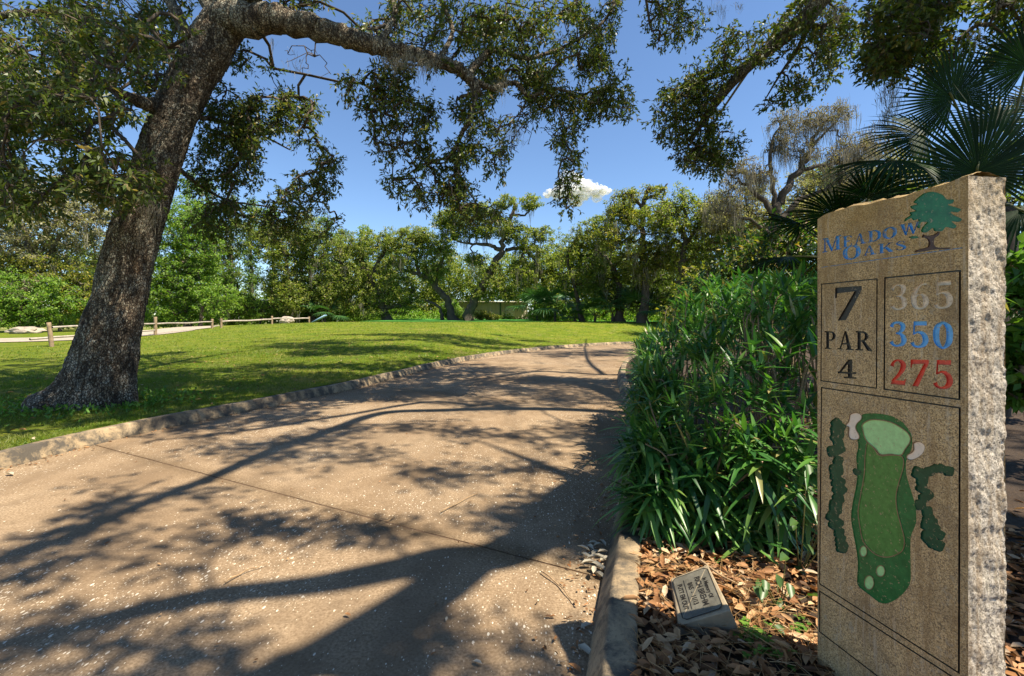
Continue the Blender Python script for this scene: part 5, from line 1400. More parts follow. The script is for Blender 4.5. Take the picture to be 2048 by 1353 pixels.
G['3'] = (0.62, stroke([(.07, .78, .07), (.15, .92, .05), (.31, .96, .045), (.48, .87, .085), (.49, .72, .085), (.38, .57, .05), (.24, .53, .03)]) + stroke([(.24, .54, .03), (.42, .5, .055), (.53, .33, .1), (.49, .14, .08), (.31, .04, .04), (.15, .07, .05), (.06, .2, .075)]))
G['6'] = (0.62, stroke([(.54, .93, .04), (.36, .92, .045), (.18, .72, .08), (.10, .4, .10), (.15, .14, .08), (.31, .04, .04), (.47, .13, .08), (.52, .31, .1), (.45, .5, .07), (.31, .57, .035), (.17, .48, .03)]))
G['5'] = (0.62, [rect(.12, .84, .56, 1.0), [(.09, .5), (.15, .5), (.17, .95), (.12, .95)]] + stroke([(.10, .51, .03), (.27, .59, .04), (.44, .52, .08), (.52, .32, .1), (.46, .13, .08), (.28, .04, .04), (.13, .08, .05), (.06, .2, .07)]))
G['0'] = (0.62, stroke([(.31, .96, .04), (.14, .78, .09), (.10, .5, .1), (.14, .22, .09), (.31, .04, .04), (.48, .22, .09), (.52, .5, .1), (.48, .78, .09), (.31, .96, .04)]))
G['2'] = (0.62, stroke([(.08, .72, .075), (.15, .89, .05), (.31, .96, .04), (.47, .86, .09), (.49, .68, .1), (.36, .42, .07), (.09, .1, .05)]) + [[(.03, 0), (.56, 0), (.60, .27), (.52, .17), (.08, .16)]])
G['P'] = (0.68, [rect(.10, 0, .28, 1), rect(0, 0, .40, .07), rect(0, .93, .3, 1)] + stroke([(.24, .96, .04), (.46, .93, .05), (.58, .74, .095), (.46, .53, .05), (.24, .49, .035)]))
G['R'] = (0.84, G['P'][1] + [[(.30, .50), (.46, .52), (.86, .03), (.86, 0), (.62, 0)]])
G['A'] = (0.90, [[(.10, .0), (.18, .0), (.48, 1.0), (.40, 1.0)], [(.56, .0), (.80, .0), (.50, 1.0), (.40, 1.0)], rect(.22, .28, .64, .36), rect(0, 0, .28, .07), rect(.48, 0, .90, .07)])
G['M'] = (1.15, [rect(.10, 0, .19, 1), rect(0, 0, .30, .07), rect(0, .93, .3, 1), [(.12, 1), (.34, 1), (.62, .12), (.54, 0)], [(.54, 0), (.62, 0), (.92, 1), (.84, 1)], rect(.84, 0, 1.04, 1), rect(.74, 0, 1.15, .07), rect(.84, .93, 1.15, 1)])
G['E'] = (0.72, [rect(.10, 0, .30, 1), rect(0, 0, .66, .08), rect(0, .92, .66, 1), rect(.28, .46, .52, .55), [(.66, 0), (.72, .26), (.66, .26), (.56, .06)], [(.66, 1), (.68, .76), (.62, .76), (.55, .94)]])
G['D'] = (0.86, [rect(.10, 0, .30, 1), rect(0, 0, .36, .08), rect(0, .92, .36, 1)] + stroke([(.3, .96, .045), (.52, .93, .06), (.72, .74, .09), (.76, .5, .1), (.72, .26, .09), (.52, .07, .06), (.3, .04, .045)]))
G['O'] = (0.90, stroke([(.45, .97, .04), (.20, .82, .09), (.12, .5, .115), (.20, .18, .09), (.45, .03, .04), (.70, .18, .09), (.78, .5, .115), (.70, .82, .09), (.45, .97, .04)]))
G['W'] = (1.25, [[(.10, 1), (.32, 1), (.48, .0), (.38, .0)], [(.38, 0), (.46, 0), (.66, 1), (.58, 1)], [(.54, 1), (.76, 1), (.90, 0), (.80, 0)], [(.80, 0), (.88, 0), (1.14, 1), (1.06, 1)], rect(0, .93, .40, 1), rect(.96, .93, 1.25, 1)])
G['K'] = (0.92, [rect(.10, 0, .30, 1), rect(0, 0, .40, .07), rect(0, .93, .40, 1), [(.30, .38), (.30, .50), (.70, 1), (.80, 1)], [(.38, .55), (.52, .66), (.92, .03), (.92, 0), (.66, 0)], rect(.58, .93, .90, 1)])
G['S'] = (0.66, stroke([(.55, .78, .05), (.44, .93, .045), (.30, .96, .045), (.14, .85, .075), (.14, .70, .085), (.34, .52, .10), (.52, .34, .09), (.52, .16, .08), (.34, .04, .045), (.18, .07, .05), (.07, .24, .05)]))

shapes = []            # (part name, paint, depth in m, list of polygons in face coords)
def text_line(txt, lo_l, lo_r, cap_l, cap_r, paint_, name, gap=0.12, zf=Z1, caps=None):
    """lo_l/lo_r: baseline ends in zoom pixels; cap_l, cap_r: cap tops above those ends"""
    s0, b0 = zf(*lo_l); s1, b1 = zf(*lo_r); _, t0 = zf(*cap_l); _, t1 = zf(*cap_r)
    caps = caps or {}
    ws = [G[c][0] * caps.get(i, 1.0) for i, c in enumerate(txt)]
    tot = sum(ws) + gap * (len(txt) - 1)
    xx = 0.0
    for i, c in enumerate(txt):
        polys = []
        for pg in G[c][1]:
            q = []
            for gx_, gy_ in pg:
                f = (xx + gx_ * caps.get(i, 1.0)) / tot
                s = s0 + (s1 - s0) * f
                lo = b0 + (b1 - b0) * f; hi = t0 + (t1 - t0) * f
                yy = gy_ * caps.get(i, 1.0)
                if caps.get(i, 1.0) > 1: yy -= (caps[i] - 1) * 0.35
                q.append((s, lo + (hi - lo) * yy))
            polys.append(q)
        shapes.append((name, paint_, 0.0045, polys))
        xx += ws[i] + gap
def poly(name, paint_, pts, zf, depth=0.003, smooth=True):
    P_ = np.array(pts, float)
    if smooth:
        Q = catmull(np.vstack([P_[-2:], P_, P_[:2]]), 4)[8:-8]
    else: Q = P_
    shapes.append((name, paint_, depth, [[zf(*q) for q in Q]]))
def frame_lines(corners, zf, w=0.0035):
    q = [np.array(zf(*c)) for c in corners]
    polys = []
    for a_, b_ in zip(q, q[1:] + q[:1]):
        d_ = unit(b_ - a_); n_ = np.array([-d_[1], d_[0]]) * w / 2
        polys.append([tuple(a_ - d_ * w / 2 + n_), tuple(b_ + d_ * w / 2 + n_), tuple(b_ + d_ * w / 2 - n_), tuple(a_ - d_ * w / 2 - n_)])
    shapes.append(('border_groove', 'black', 0.005, polys))

text_line('MEADOW', (118, 452), (628, 352), (118, 396), (628, 290), 'blue', 'letter', 0.10, caps={0: 1.3})
text_line('OAKS', (222, 492), (556, 440), (222, 440), (556, 392), 'blue', 'letter', 0.12, caps={0: 1.45})
text_line('7', (183, 812), (322, 803), (183, 640), (322, 630), 'black', 'digit')
text_line('PAR', (128, 958), (374, 970), (128, 866), (374, 866), 'black', 'letter', 0.10)
text_line('4', (196, 1108), (294, 1115), (196, 1016), (294, 1012), 'black', 'digit')
text_line('365', (470, 757), (797, 748), (470, 622), (797, 600), 'ghost', 'digit', 0.14)
text_line('350', (466, 945), (797, 962), (466, 816), (797, 812), 'lblue', 'digit', 0.14)
text_line('275', (468, 1140), (797, 1174), (468, 1012), (797, 1018), 'red', 'digit', 0.14)
frame_lines([(113, 622), (401, 594), (398, 1163), (109, 1124)], Z1)
frame_lines([(442, 589), (833, 551), (830, 1222), (438, 1168)], Z1, 0.004)
a_, b_ = Z1(112, 1160), Z1(832, 1266); c_, d_ = Z2(777, 1336), Z2(96, 900)
qs = [a_, b_, c_, d_]
frame_lines(qs, lambda s, t: (s, t), 0.004)
e_, f_ = Z2(96, 936), Z2(742, 1353)
slope = (f_[1] - e_[1]) / (f_[0] - e_[0])
sr = b_[0]; er = (sr, e_[1] + slope * (sr - e_[0]))
frame_lines([e_, er, (sr, 0.22), (e_[0], 0.22)], lambda s, t: (s, t), 0.004)
ul0, ul1 = np.array(Z1(112, 534)), np.array(Z1(846, 432))
shapes.append(('underline', 'blue', 0.002, [[tuple(ul0 + (0, .0009)), tuple(ul1 + (0, .0009)), tuple(ul1 - (0, .0009)), tuple(ul0 - (0, .0009))]]))
# logo tree
poly('logo_crown', 'logo_green', [(640, 150), (690, 140), (740, 155), (765, 180), (800, 180), (795, 200), (770, 208), (800, 218), (838, 232), (820, 248), (785, 245), (800, 262), (842, 282), (825, 298), (790, 295), (815, 318), (800, 332), (760, 325), (740, 345), (700, 345), (690, 330), (660, 352), (630, 348), (640, 320), (660, 300), (630, 300), (625, 330), (608, 322), (615, 285), (590, 290), (578, 278), (545, 296), (548, 280), (575, 262), (570, 248), (600, 240), (580, 228), (575, 215), (610, 205), (590, 195), (615, 170)], Z1)
poly('logo_trunk', 'brown', [(640, 362), (660, 368), (690, 366), (715, 350), (728, 352), (722, 368), (700, 385), (700, 420), (730, 432), (785, 430), (770, 440), (700, 442), (640, 452), (598, 455), (605, 445), (640, 435), (665, 425), (668, 400), (655, 382), (632, 378)], Z1)
poly('logo_leaf', 'logo_green', [(565, 378), (590, 370), (615, 374), (612, 382), (580, 385)], Z1)
# hole map
poly('rough_ground', 'dgreen', [(300, 75), (350, 66), (430, 75), (490, 100), (535, 150), (548, 190), (545, 240), (520, 300), (522, 370), (545, 450), (565, 520), (568, 600), (545, 660), (540, 720), (542, 830), (540, 890), (520, 930), (480, 970), (430, 995), (390, 992), (340, 955), (285, 910), (280, 870), (283, 800), (275, 730), (260, 650), (250, 580), (258, 500), (275, 420), (280, 350), (275, 280), (285, 220), (265, 150), (275, 110)], Z2, 0.003)
def outlined(name, paint_, pts, w=5):
    P_ = np.array(pts, float); c = P_.mean(0)
    Q = catmull(np.vstack([P_[-2:], P_, P_[:2]]), 4)[8:-8]
    T = np.gradient(Q, axis=0); T = unit(T); Nn = np.stack([T[:, 1], -T[:, 0]], 1)
    sgn = 1 if ((Q - c) * Nn).sum() > 0 else -1
    O = Q + Nn * sgn * w
    shapes.append(('outline', 'copper', 0.0015, [[Z2(*q) for q in O]]))
    shapes.append((name, paint_, 0.0035, [[Z2(*q) for q in Q]]))
outlined('fairway', 'fairway', [(325, 215), (350, 230), (385, 275), (440, 274), (495, 280), (500, 330), (480, 400), (465, 470), (470, 540), (490, 620), (505, 680), (500, 730), (470, 755), (420, 768), (370, 755), (330, 720), (305, 680), (290, 600), (285, 540), (300, 450), (315, 360), (318, 280)])
outlined('putting_green', 'lgreen', [(303, 130), (330, 105), (370, 100), (440, 112), (500, 145), (530, 175), (533, 205), (510, 240), (490, 268), (440, 264), (395, 266), (370, 240), (335, 210), (315, 180)])
outlined('bunker', 'cream', [(245, 75), (270, 65), (295, 75), (295, 95), (275, 115), (268, 140), (285, 175), (280, 192), (250, 192), (238, 170), (240, 135), (225, 125), (240, 105)], 4)
outlined('bunker', 'cream', [(555, 215), (580, 207), (603, 220), (607, 240), (590, 270), (550, 292), (525, 288), (525, 272), (548, 258), (558, 240)], 4)
for cx, cy, rx, ry in ((308, 742, 15, 24), (392, 838, 19, 25), (336, 895, 21, 32)):
    outlined('tee_marker', 'lgreen', [(cx + rx * math.cos(t), cy + ry * math.sin(t)) for t in np.linspace(0, 2 * PI, 11)[:-1]], 4)
def tree_row(pts, w, seed):
    """lumpy outline: overlapping rounded crowns along a line"""
    r_ = np.random.default_rng(seed); Q = catmull(pts, 4)
    L_ = np.concatenate([[0], np.cumsum(np.linalg.norm(np.diff(Q, axis=0), axis=1))])
    s_ = np.arange(w * 0.6, L_[-1] - w * 0.3, w * 0.62); polys = []
    for k, q in enumerate(s_):
        c = np.array([np.interp(q, L_, Q[:, 0]), np.interp(q, L_, Q[:, 1])]) + r_.normal(size=2) * w * 0.22
        rr = w * (0.62 + 0.30 * r_.random()); a0 = r_.random() * 6.28
        polys.append([Z2(c[0] + rr * math.cos(a0 + t) * (1 + 0.10 * math.sin(4 * t)), c[1] + rr * 0.9 * math.sin(a0 + t) * (1 + 0.10 * math.sin(4 * t))) for t in np.linspace(0, 2 * PI, 15)[:-1]])
    shapes.append(('tree_row', 'tgreen', 0.0045, polys))
tree_row([(172, 80), (180, 170), (190, 250), (180, 330), (188, 420), (172, 520), (176, 600), (190, 680), (215, 745)], 44, 1)
tree_row([(745, 362), (690, 340), (625, 350), (545, 360)], 34, 2)
tree_row([(560, 400), (600, 435), (640, 500)], 40, 3)
tree_row([(580, 505), (620, 560), (640, 610), (690, 665)], 42, 5)
tree_row([(610, 650), (650, 690), (700, 730)], 36, 4)
poly('map_bush', 'tgreen', [(256, 345), (268, 334), (280, 340), (296, 348), (292, 362), (278, 372), (262, 362)], Z2)

sign = thing('stone_sign', 'tall tan granite tee sign pillar engraved with hole 7 and a course map', 'sign', (*((N_ + F_) / 2), BOT))
def face_pt(s, t, dep=0.0):
    return np.array([F_[0] + sdir[0] * s - ndir[0] * dep, F_[1] + sdir[1] * s - ndir[1] * dep, t])
def top_of(s): return TOP - 0.006 + 0.004 * math.sin(s * 17 + 0.4) + 0.002 * math.sin(s * 67) - 0.010 * max(0, 1 - s / 0.05)
# constrained triangulation of the face with every cut outline
vs, es = [], []
def ring_add(pts):
    o = len(vs); vs.extend([Vector((float(p[0]), float(p[1]))) for p in pts]); n = len(pts)
    es.extend([(o + i, o + (i + 1) % n) for i in range(n)])
ss = np.linspace(0, SW, 41)
outer = [(float(s), top_of(s)) for s in ss] + [(SW, BOT), (0.0, BOT)]
ring_add(outer)
for _, _, _, polys in shapes:
    for pg in polys: ring_add(pg)
ov, oe, of = delaunay_2d_cdt(vs, es, [], 0, 1e-6)[:3]
ov = np.array([v[:] for v in ov]); of = np.array([list(f) for f in of])
cen = ov[of].mean(1)
def inside(pg, P_):
    pg = np.asarray(pg); x, y = P_[:, 0], P_[:, 1]; c = np.zeros(len(P_), bool); j = len(pg) - 1
    for i in range(len(pg)):
        xi, yi = pg[i]; xj, yj = pg[j]
        if yi != yj:
            c ^= ((yi > y) != (yj > y)) & (x < (xj - xi) * (y - yi) / (yj - yi) + xi)
        j = i
    return c
own = np.where(inside(outer, cen), 0, -1)
for k, (_, _, _, polys) in enumerate(shapes):
    hit = np.zeros(len(cen), bool)
    for pg in polys: hit |= inside(pg, cen)
    own[hit & (own >= 0)] = k + 1
depth = np.array([0.0] + [s[2] for s in shapes])
edge_of = {}
for fi, f in enumerate(of):
    if own[fi] < 0: continue
    for a_, b_ in ((f[0], f[1]), (f[1], f[2]), (f[2], f[0])):
        edge_of.setdefault((min(a_, b_), max(a_, b_)), []).append(fi)
walls = {}
for (a_, b_), fl in edge_of.items():
    if len(fl) == 2 and own[fl[0]] != own[fl[1]]:
        d0, d1 = depth[own[fl[0]]], depth[own[fl[1]]]
        if d0 != d1:
            deep = own[fl[0]] if d0 > d1 else own[fl[1]]
            walls.setdefault(int(deep), []).append((a_, b_, min(d0, d1), max(d0, d1)))
def face_piece(k, name, mat):
    fs = of[own == k]
    if not len(fs): return
    idx, inv = np.unique(fs, return_inverse=True)
    V = np.array([face_pt(*ov[q], depth[k]) for q in idx]); Ft = inv.reshape(-1, 3)
    # orient towards the path
    n_ = np.cross(V[Ft[0, 1]] - V[Ft[0, 0]], V[Ft[0, 2]] - V[Ft[0, 0]])
    if n_[0] * ndir[0] + n_[1] * ndir[1] < 0: Ft = Ft[:, ::-1]
    faces = [Ft]
    if k in walls:
        W, Q = [], []
        for a_, b_, d0, d1 in walls[k]:
            o = len(V) + len(W)
            W += [face_pt(*ov[a_], d0), face_pt(*ov[b_], d0), face_pt(*ov[b_], d1), face_pt(*ov[a_], d1)]
            Q.append([o, o + 1, o + 2, o + 3])
        V = np.vstack([V, W]); faces.append(np.array(Q))
    mesh_np(name, V, faces, mat, sign)
face_piece(0, 'front_face', M['granite'])
for k, (nm, pt, dp, _) in enumerate(shapes): face_piece(k + 1, nm, PT[pt])
# split-rock sides and top
def rough_grid(p00, du, dv, nu, nv, normal, amp, pin, seed, topf=None):
    u_, v_ = np.meshgrid(np.linspace(0, 1, nu), np.linspace(0, 1, nv), indexing='ij')
    P_ = np.array(p00) + u_[..., None] * np.array(du) + v_[..., None] * np.array(dv)
    flat = P_.reshape(-1, 3)
    h = np.array([mnoise.fractal(Vector(q * 22 + seed), 0.9, 2.1, 5) * 0.6 + mnoise.fractal(Vector(q * np.array([70, 70, 50]) + seed), 0.7, 2.0, 3) * 0.4 + 0.5 * mnoise.ridged_multi_fractal(Vector(q * np.array([16, 16, 7]) + seed), 1, 2, 3, 1, 2) - 0.45 for q in flat]).reshape(u_.shape)
    win = np.ones_like(u_)
    if pin: win = np.clip(np.minimum(u_ / pin, 1), 0, 1) ** 0.7
    P_ = P_ + np.array(normal) * (h * amp * win)[..., None]
    i, j = np.meshgrid(np.arange(nu - 1), np.arange(nv - 1), indexing='ij')
    Fq = np.stack([i * nv + j, (i + 1) * nv + j, (i + 1) * nv + j + 1, i * nv + j + 1], -1).reshape(-1, 4)
    return P_.reshape(-1, 3), [Fq]
back = np.array([-ndir[0] * TH, -ndir[1] * TH, 0]); s3d = np.array([*sdir, 0])
near = face_pt(SW, BOT); far_ = face_pt(0, BOT)
tN, tF = top_of(SW), top_of(0.0)
g1 = rough_grid(near, back, (0, 0, tN - BOT), 40, 380, s3d, 0.0060, 0.10, 3.0)
mesh_np('split_side', *g1, M['rough_granite'], sign, True)
g2 = rough_grid(far_ , back, (0, 0, tF - BOT), 16, 120, -s3d, 0.006, 0.15, 9.0)
mesh_np('split_side', *g2, M['rough_granite'], sign, True)
# top follows the ragged front edge
nu, nv = 41, 18
Vt = []
for i_ in range(nu):
    for j_ in range(nv):
        f = j_ / (nv - 1); p_ = face_pt(ss[i_], top_of(ss[i_])) + back * f
        p_[2] += (mnoise.fractal(Vector(p_ * 40), 0.8, 2, 4) * 0.006 + 0.012 * math.sin(PI * f)) * min(1, f * 5) - 0.012 * f ** 6
        Vt.append(p_)
i, j = np.meshgrid(np.arange(nu - 1), np.arange(nv - 1), indexing='ij')
mesh_np('split_top', np.array(Vt), [np.stack([i * nv + j, i * nv + j + 1, (i + 1) * nv + j + 1, (i + 1) * nv + j], -1).reshape(-1, 4)], M['granite'], sign, True)
Vb = np.array([far_ + back, near + back, near + back + np.array([0, 0, tN - BOT]), far_ + back + np.array([0, 0, tF - BOT])])
mesh_np('back_face', Vb, [np.array([[0, 1, 2, 3]])], M['granite'], sign)

# ------------------------------------------------------------------ memorial stone
M['memorial'] = plain('memorial_concrete', (0.30, 0.24, 0.16), 0.8, 0.25, 14, 0.3)
M['bronze'] = plain('weathered_plaque', (0.13, 0.12, 0.095), 0.5, 0.35, 18, 0.25, 0.5)
M['cut'] = plain('dark_cut', (0.018, 0.016, 0.014), 0.7, 0.2, 20)
A0, B0, C0, D0 = np.array([0.592, 1.615, 0.122]), np.array([0.660, 1.892, 0.130]), np.array([0.800, 1.862, 0.205]), np.array([0.757, 1.575, 0.200])
Dg, Cg = np.array([0.828, 1.612, 0.05]), np.array([0.872, 1.900, 0.05])
mem = thing('memorial_stone', 'small slanted memorial stone with engraved plaque in the leaf litter', 'memorial stone', (0.73, 1.74, 0.07))
import bmesh
bm = bmesh.new()
vv = [bm.verts.new([float(x) for x in q]) for q in (A0, B0, C0, D0, A0 * [1, 1, 0] + [0.0, 0, 0.04], B0 * [1, 1, 0] + [0, 0, 0.04], Cg, Dg)]
for f in ((0, 3, 2, 1), (0, 4, 7, 3), (3, 7, 6, 2), (2, 6, 5, 1), (1, 5, 4, 0)): bm.faces.new([vv[q] for q in f])
bmesh.ops.recalc_face_normals(bm, faces=bm.faces)
bmesh.ops.bevel(bm, geom=[e for e in bm.edges], offset=0.004, segments=2, profile=0.5, affect='EDGES')
me = bpy.data.meshes.new('wedge'); bm.to_mesh(me); bm.free(); me.materials.append(M['memorial'])
link('wedge', me, mem)
ex = unit((A0 - B0) + (D0 - C0)); ey0 = unit((C0 - B0) + (D0 - A0)); ez = unit(np.cross(ex, ey0)); ey = np.cross(ez, ex)
if ez[2] < 0: ez = -ez
ctr = (A0 + B0 + C0 + D0) / 4 + ez * 0.0012
def mpt(x, y, z=0.0): return ctr + ex * x + ey * y + ez * z
hw, hh_, ck = 0.128, 0.074, 0.014
oct_ = [(-hw + ck, -hh_), (hw - ck, -hh_), (hw, -hh_ + ck), (hw, hh_ - ck), (hw - ck, hh_), (-hw + ck, hh_), (-hw, hh_ - ck), (-hw, -hh_ + ck)]
mesh_np('plaque', np.array([mpt(*q, 0.0008) for q in oct_]), [np.arange(8)[None]], M['bronze'], mem)
bd = Bag()
for (x0_, y0_), (x1_, y1_) in zip(oct_, oct_[1:] + oct_[:1]):
    a_, b_ = np.array([x0_, y0_]), np.array([x1_, y1_]); d_ = unit(b_ - a_); n_ = np.array([-d_[1], d_[0]]) * 0.0016
    q = [a_ - d_ * 0.001 + n_, b_ + d_ * 0.001 + n_, b_ + d_ * 0.001 - n_, a_ - d_ * 0.001 - n_]
    bd.add(np.array([mpt(*p, 0.0016) for p in q]), [np.array([[0, 1, 2, 3]])])
bd.build('border', M['cut'], mem)
mesh_np('divider', np.array([mpt(-0.095, -0.031, 0.0016), mpt(0.085, -0.031, 0.0016), mpt(0.085, -0.034, 0.0016), mpt(-0.095, -0.034, 0.0016)]), [np.array([[0, 1, 2, 3]])], M['cut'], mem)
def inscription(txt, x, y, size, wid):
    cu = bpy.data.curves.new('inscription', 'FONT'); cu.body = txt; cu.size = size; cu.align_x = 'CENTER'; cu.extrude = 0.0008; cu.offset = 0.00035
    tmp = bpy.data.objects.new('tmp', cu); C.objects.link(tmp)
    bpy.context.view_layer.update()
    dg = bpy.context.evaluated_depsgraph_get()
    me = bpy.data.meshes.new_from_object(tmp.evaluated_get(dg)); bpy.data.objects.remove(tmp)
    xs = [v.co.x for v in me.vertices]; k = wid / (max(xs) - min(xs))
    for v in me.vertices:
        p_ = mpt(x + v.co.x * k, y + v.co.y, 0.0014 + v.co.z)
        v.co = Vector([float(q) for q in p_])
    me.materials.clear(); me.materials.append(M['cut'])
    link('inscription', me, mem)
inscription('In Memory Of', -0.005, 0.042, 0.022, 0.125)
inscription('RICH BREHM', 0.0, 0.012, 0.031, 0.175)
inscription('8/65  -  11/13', 0.0, -0.020, 0.027, 0.135)
inscription('PUTT EM OUT', 0.0, -0.060, 0.026, 0.155)

# ------------------------------------------------------------------ leaf litter, fallen leaves, twigs, weeds, grass
def scatter_litter(n, x0, x1, y0, y1, zf, L, dens_fn=None):
    x = rng.uniform(x0, x1, n); y = rng.uniform(y0, y1, n)
    kx = np.interp(y, RK[:, 1], RK[:, 0]) + KW + 0.01
    k = (x > kx)
    if dens_fn is not None: k &= dens_fn(x, y)
    x, y = x[k], y[k]; m = len(x)
    z = zf(x, y) + rng.random(m) * 0.03
    a_ = rng.random(m) * 2 * PI
    d_ = unit(np.stack([np.cos(a_), np.sin(a_), rng.normal(size=m) * 0.22], 1))
    up = unit(np.array([0, 0, 1.0]) + rng.normal(size=(m, 3)) * 0.35)
    return leaves(np.stack([x, y, z], 1), d_, L * (0.6 + 0.8 * rng.random(m)), L * 0.38 * (0.6 + 0.8 * rng.random(m)), 0.22, up, True, 0.12)
bedz = lambda x, y: 0.105 + 0.05 * (fbm(x * 3, y * 3, 5) - 0.5)
notmem = lambda x, y: ~((x > 0.60) & (x < 0.84) & (y > 1.60) & (y < 1.90))
V, Fc = scatter_litter(9000, 0.3, 2.6, 0.7, 3.0, bedz, 0.060, notmem)
V2, Fc2 = scatter_litter(5000, 0.3, 5.5, 0.5, 5.5, bedz, 0.05, notmem)
stuff(Bag().add(V, Fc).add(V2, Fc2).build('leaf_litter', M['litter']), 'brown dry oak leaf litter covering the bed', 'leaf litter')
# pine needles
n = 900
x = rng.uniform(0.4, 1.1, n); y = rng.uniform(1.1, 2.1, n)
k = (fbm(x * 4, y * 4, 91, 3) > 0.45) & (x > np.interp(y, RK[:, 1], RK[:, 0]) + KW) & notmem(x, y)
x, y = x[k], y[k]; m_ = len(x); a_ = rng.random(m_) * 2 * PI
p0 = np.stack([x, y, bedz(x, y) + 0.02 + rng.random(m_) * 0.025], 1); p1 = p0 + np.stack([np.cos(a_), np.sin(a_), rng.normal(size=m_) * 0.12], 1) * rng.uniform(0.05, 0.11, m_)[:, None]
stuff(mesh_np('pine_needles', *prisms(p0, p1, np.full(m_, 0.0010), np.full(m_, 0.0006), 3), M['straw']), 'tan pine needles strewn round the memorial stone', 'needles')
# debris along both kerb feet and on the path
def path_bits(n, lo, hi, P_, side, spread, L, mat, name, label):
    s = rng.uniform(lo, hi, n)
    Lc = np.concatenate([[0], np.cumsum(np.linalg.norm(np.diff(P_, axis=0), axis=1))])
    q = np.stack([np.interp(s, Lc, P_[:, 0]), np.interp(s, Lc, P_[:, 1])], 1)
    q[:, 0] += side * np.abs(rng.normal(size=n)) * spread
    a_ = rng.random(n) * 2 * PI
    d_ = unit(np.stack([np.cos(a_), np.sin(a_), rng.normal(size=n) * 0.15], 1))
    V, Fc = leaves(np.column_stack([q, 0.006 + rng.random(n) * 0.012]), d_, L * (0.5 + rng.random(n)), L * 0.4 * (0.5 + rng.random(n)), 0.2, unit(np.array([0, 0, 1.0]) + rng.normal(size=(n, 3)) * 0.3), True, 0.15)
    return stuff(mesh_np(name, V, Fc, mat), label, 'debris')
path_bits(900, 4, 36, LK, 1, 0.09, 0.03, M['litter'], 'kerb_debris', 'fine dry leaf debris along the foot of the lawn kerb')
path_bits(260, 4.5, 8, RK, -1, 0.12, 0.025, M['litter'], 'kerb_debris', 'fine dry leaf debris along the foot of the shrub kerb')

n = 260
y = rng.uniform(1.2, 14, n); xl_ = np.interp(y, LK[:, 1], LK[:, 0]); xr_ = np.interp(y, RK[:, 1], RK[:, 0]); x = xl_ + (xr_ - xl_) * rng.random(n)
a_ = rng.random(n) * 6.28
stuff(mesh_np('path_scraps', *leaves(np.stack([x, y, np.full(n, 0.010)], 1), np.stack([np.cos(a_), np.sin(a_), np.zeros(n)], 1), 0.022 * (0.5 + rng.random(n)), 0.009, 0.2, unit(np.array([0, 0, 1.0]) + rng.normal(size=(n, 3)) * 0.3), True), M['litter']), 'tiny leaf scraps scattered over the path', 'debris')
def fallen_leaf(u, v, L, ang, label, mat='pale_leaf', z=0.006, group='fallen leaves on the path', tilt=0.15):
    dd = (EYE - z) * F_PX / (v - V0); x = dd * (u - U0) / F_PX
    c = np.array([x, dd, z + 0.004])
    d_ = np.array([math.cos(ang), math.sin(ang), tilt]); d_ /= np.linalg.norm(d_)
    V, Fc = leaves(np.array([c - d_ * L * 0.5 * np.array([1, 1, 0])]), d_[None], L, L * 0.42, 0.28, np.array([[0.15 * math.sin(ang), 0.1, 1.0]]), True, 0.12)
    o = mesh_np('fallen_leaf', V, Fc, M[mat])
    return tag(o, label, 'leaf', group)
r_ = np.random.default_rng(5)
pile = [(1180, 1098), (1196, 1092), (1206, 1104), (1190, 1108), (1184, 1120), (1200, 1118), (1210, 1122), (1172, 1112), (1194, 1132), (1204, 1138), (1176, 1128), (1188, 1142), (1198, 1150), (1168, 1102), (1206, 1090), (1186, 1088)]
for k, (u, v) in enumerate(pile):
    fallen_leaf(u, v, r_.uniform(0.05, 0.075), r_.random() * 6.28, 'pale dry oak leaf heaped with others against the shrub kerb', 'pale_leaf', 0.01 + 0.012 * (k % 3), 'pale leaves heaped at the kerb', r_.uniform(0, 0.5))
singles = [(1219, 979, 0.075, 'curled pale leaf lying by the kerb under the shrub'), (955, 1328, 0.04, 'small tan leaf flat on the path at the bottom edge'), (1172, 1255, 0.06, 'pale leaf against the kerb in the sign shadow'), (1170, 1305, 0.08, 'long pale leaf below the sign shadow against the kerb'),
           (1150, 1340, 0.06, 'brown leaf in the bottom corner by the kerb'), (20, 950, 0.09, 'pale flat leaf litter scrap at the left kerb foot'), (1186, 962, 0.03, 'tiny white leaf scrap beside the spiky shrub'), (695, 1232, 0.035, 'dark leaf in the branch shadow on the near path'), (1110, 965, 0.03, 'orange leaf scrap on the path near the shrub shadow'), (893, 1240, 0.026, 'small pale leaf on the near path')]
for u, v, L_, lab in singles: fallen_leaf(u, v, L_, r_.random() * 6.28, lab, 'pale_leaf' if 'pale' in lab or 'white' in lab or 'tan' in lab else 'litter')

def fallen_twig(pts, r0, label):
    P_ = []
    for u, v in pts:
        dd = EYE * F_PX / (v - V0); P_.append([dd * (u - U0) / F_PX, dd, 0.012])
    P_ = catmull(P_, 5); P_[:, 2] += 0.004 * np.sin(np.arange(len(P_)))
    return tag(mesh_np('fallen_twig', *tube(P_, np.linspace(r0, r0 * 0.5, len(P_)), 6, 0.2, 30, 3), M['stick'], None, True), label, 'twig', 'fallen twigs on the path')
fallen_twig([(450, 1170), (480, 1152), (510, 1140), (535, 1133)], 0.004, 'tan twig lying in the broad branch shadow')
fallen_twig([(882, 1028), (915, 1010), (955, 990)], 0.004, 'thin twig lying beyond the slab joint')
fallen_twig([(752, 1054), (780, 1042), (795, 1032)], 0.003, 'short twig lying across the slab joint')
fallen_twig([(1083, 1148), (1115, 1172), (1135, 1195), (1152, 1214)], 0.004, 'crooked dark twig near the heap of pale leaves')
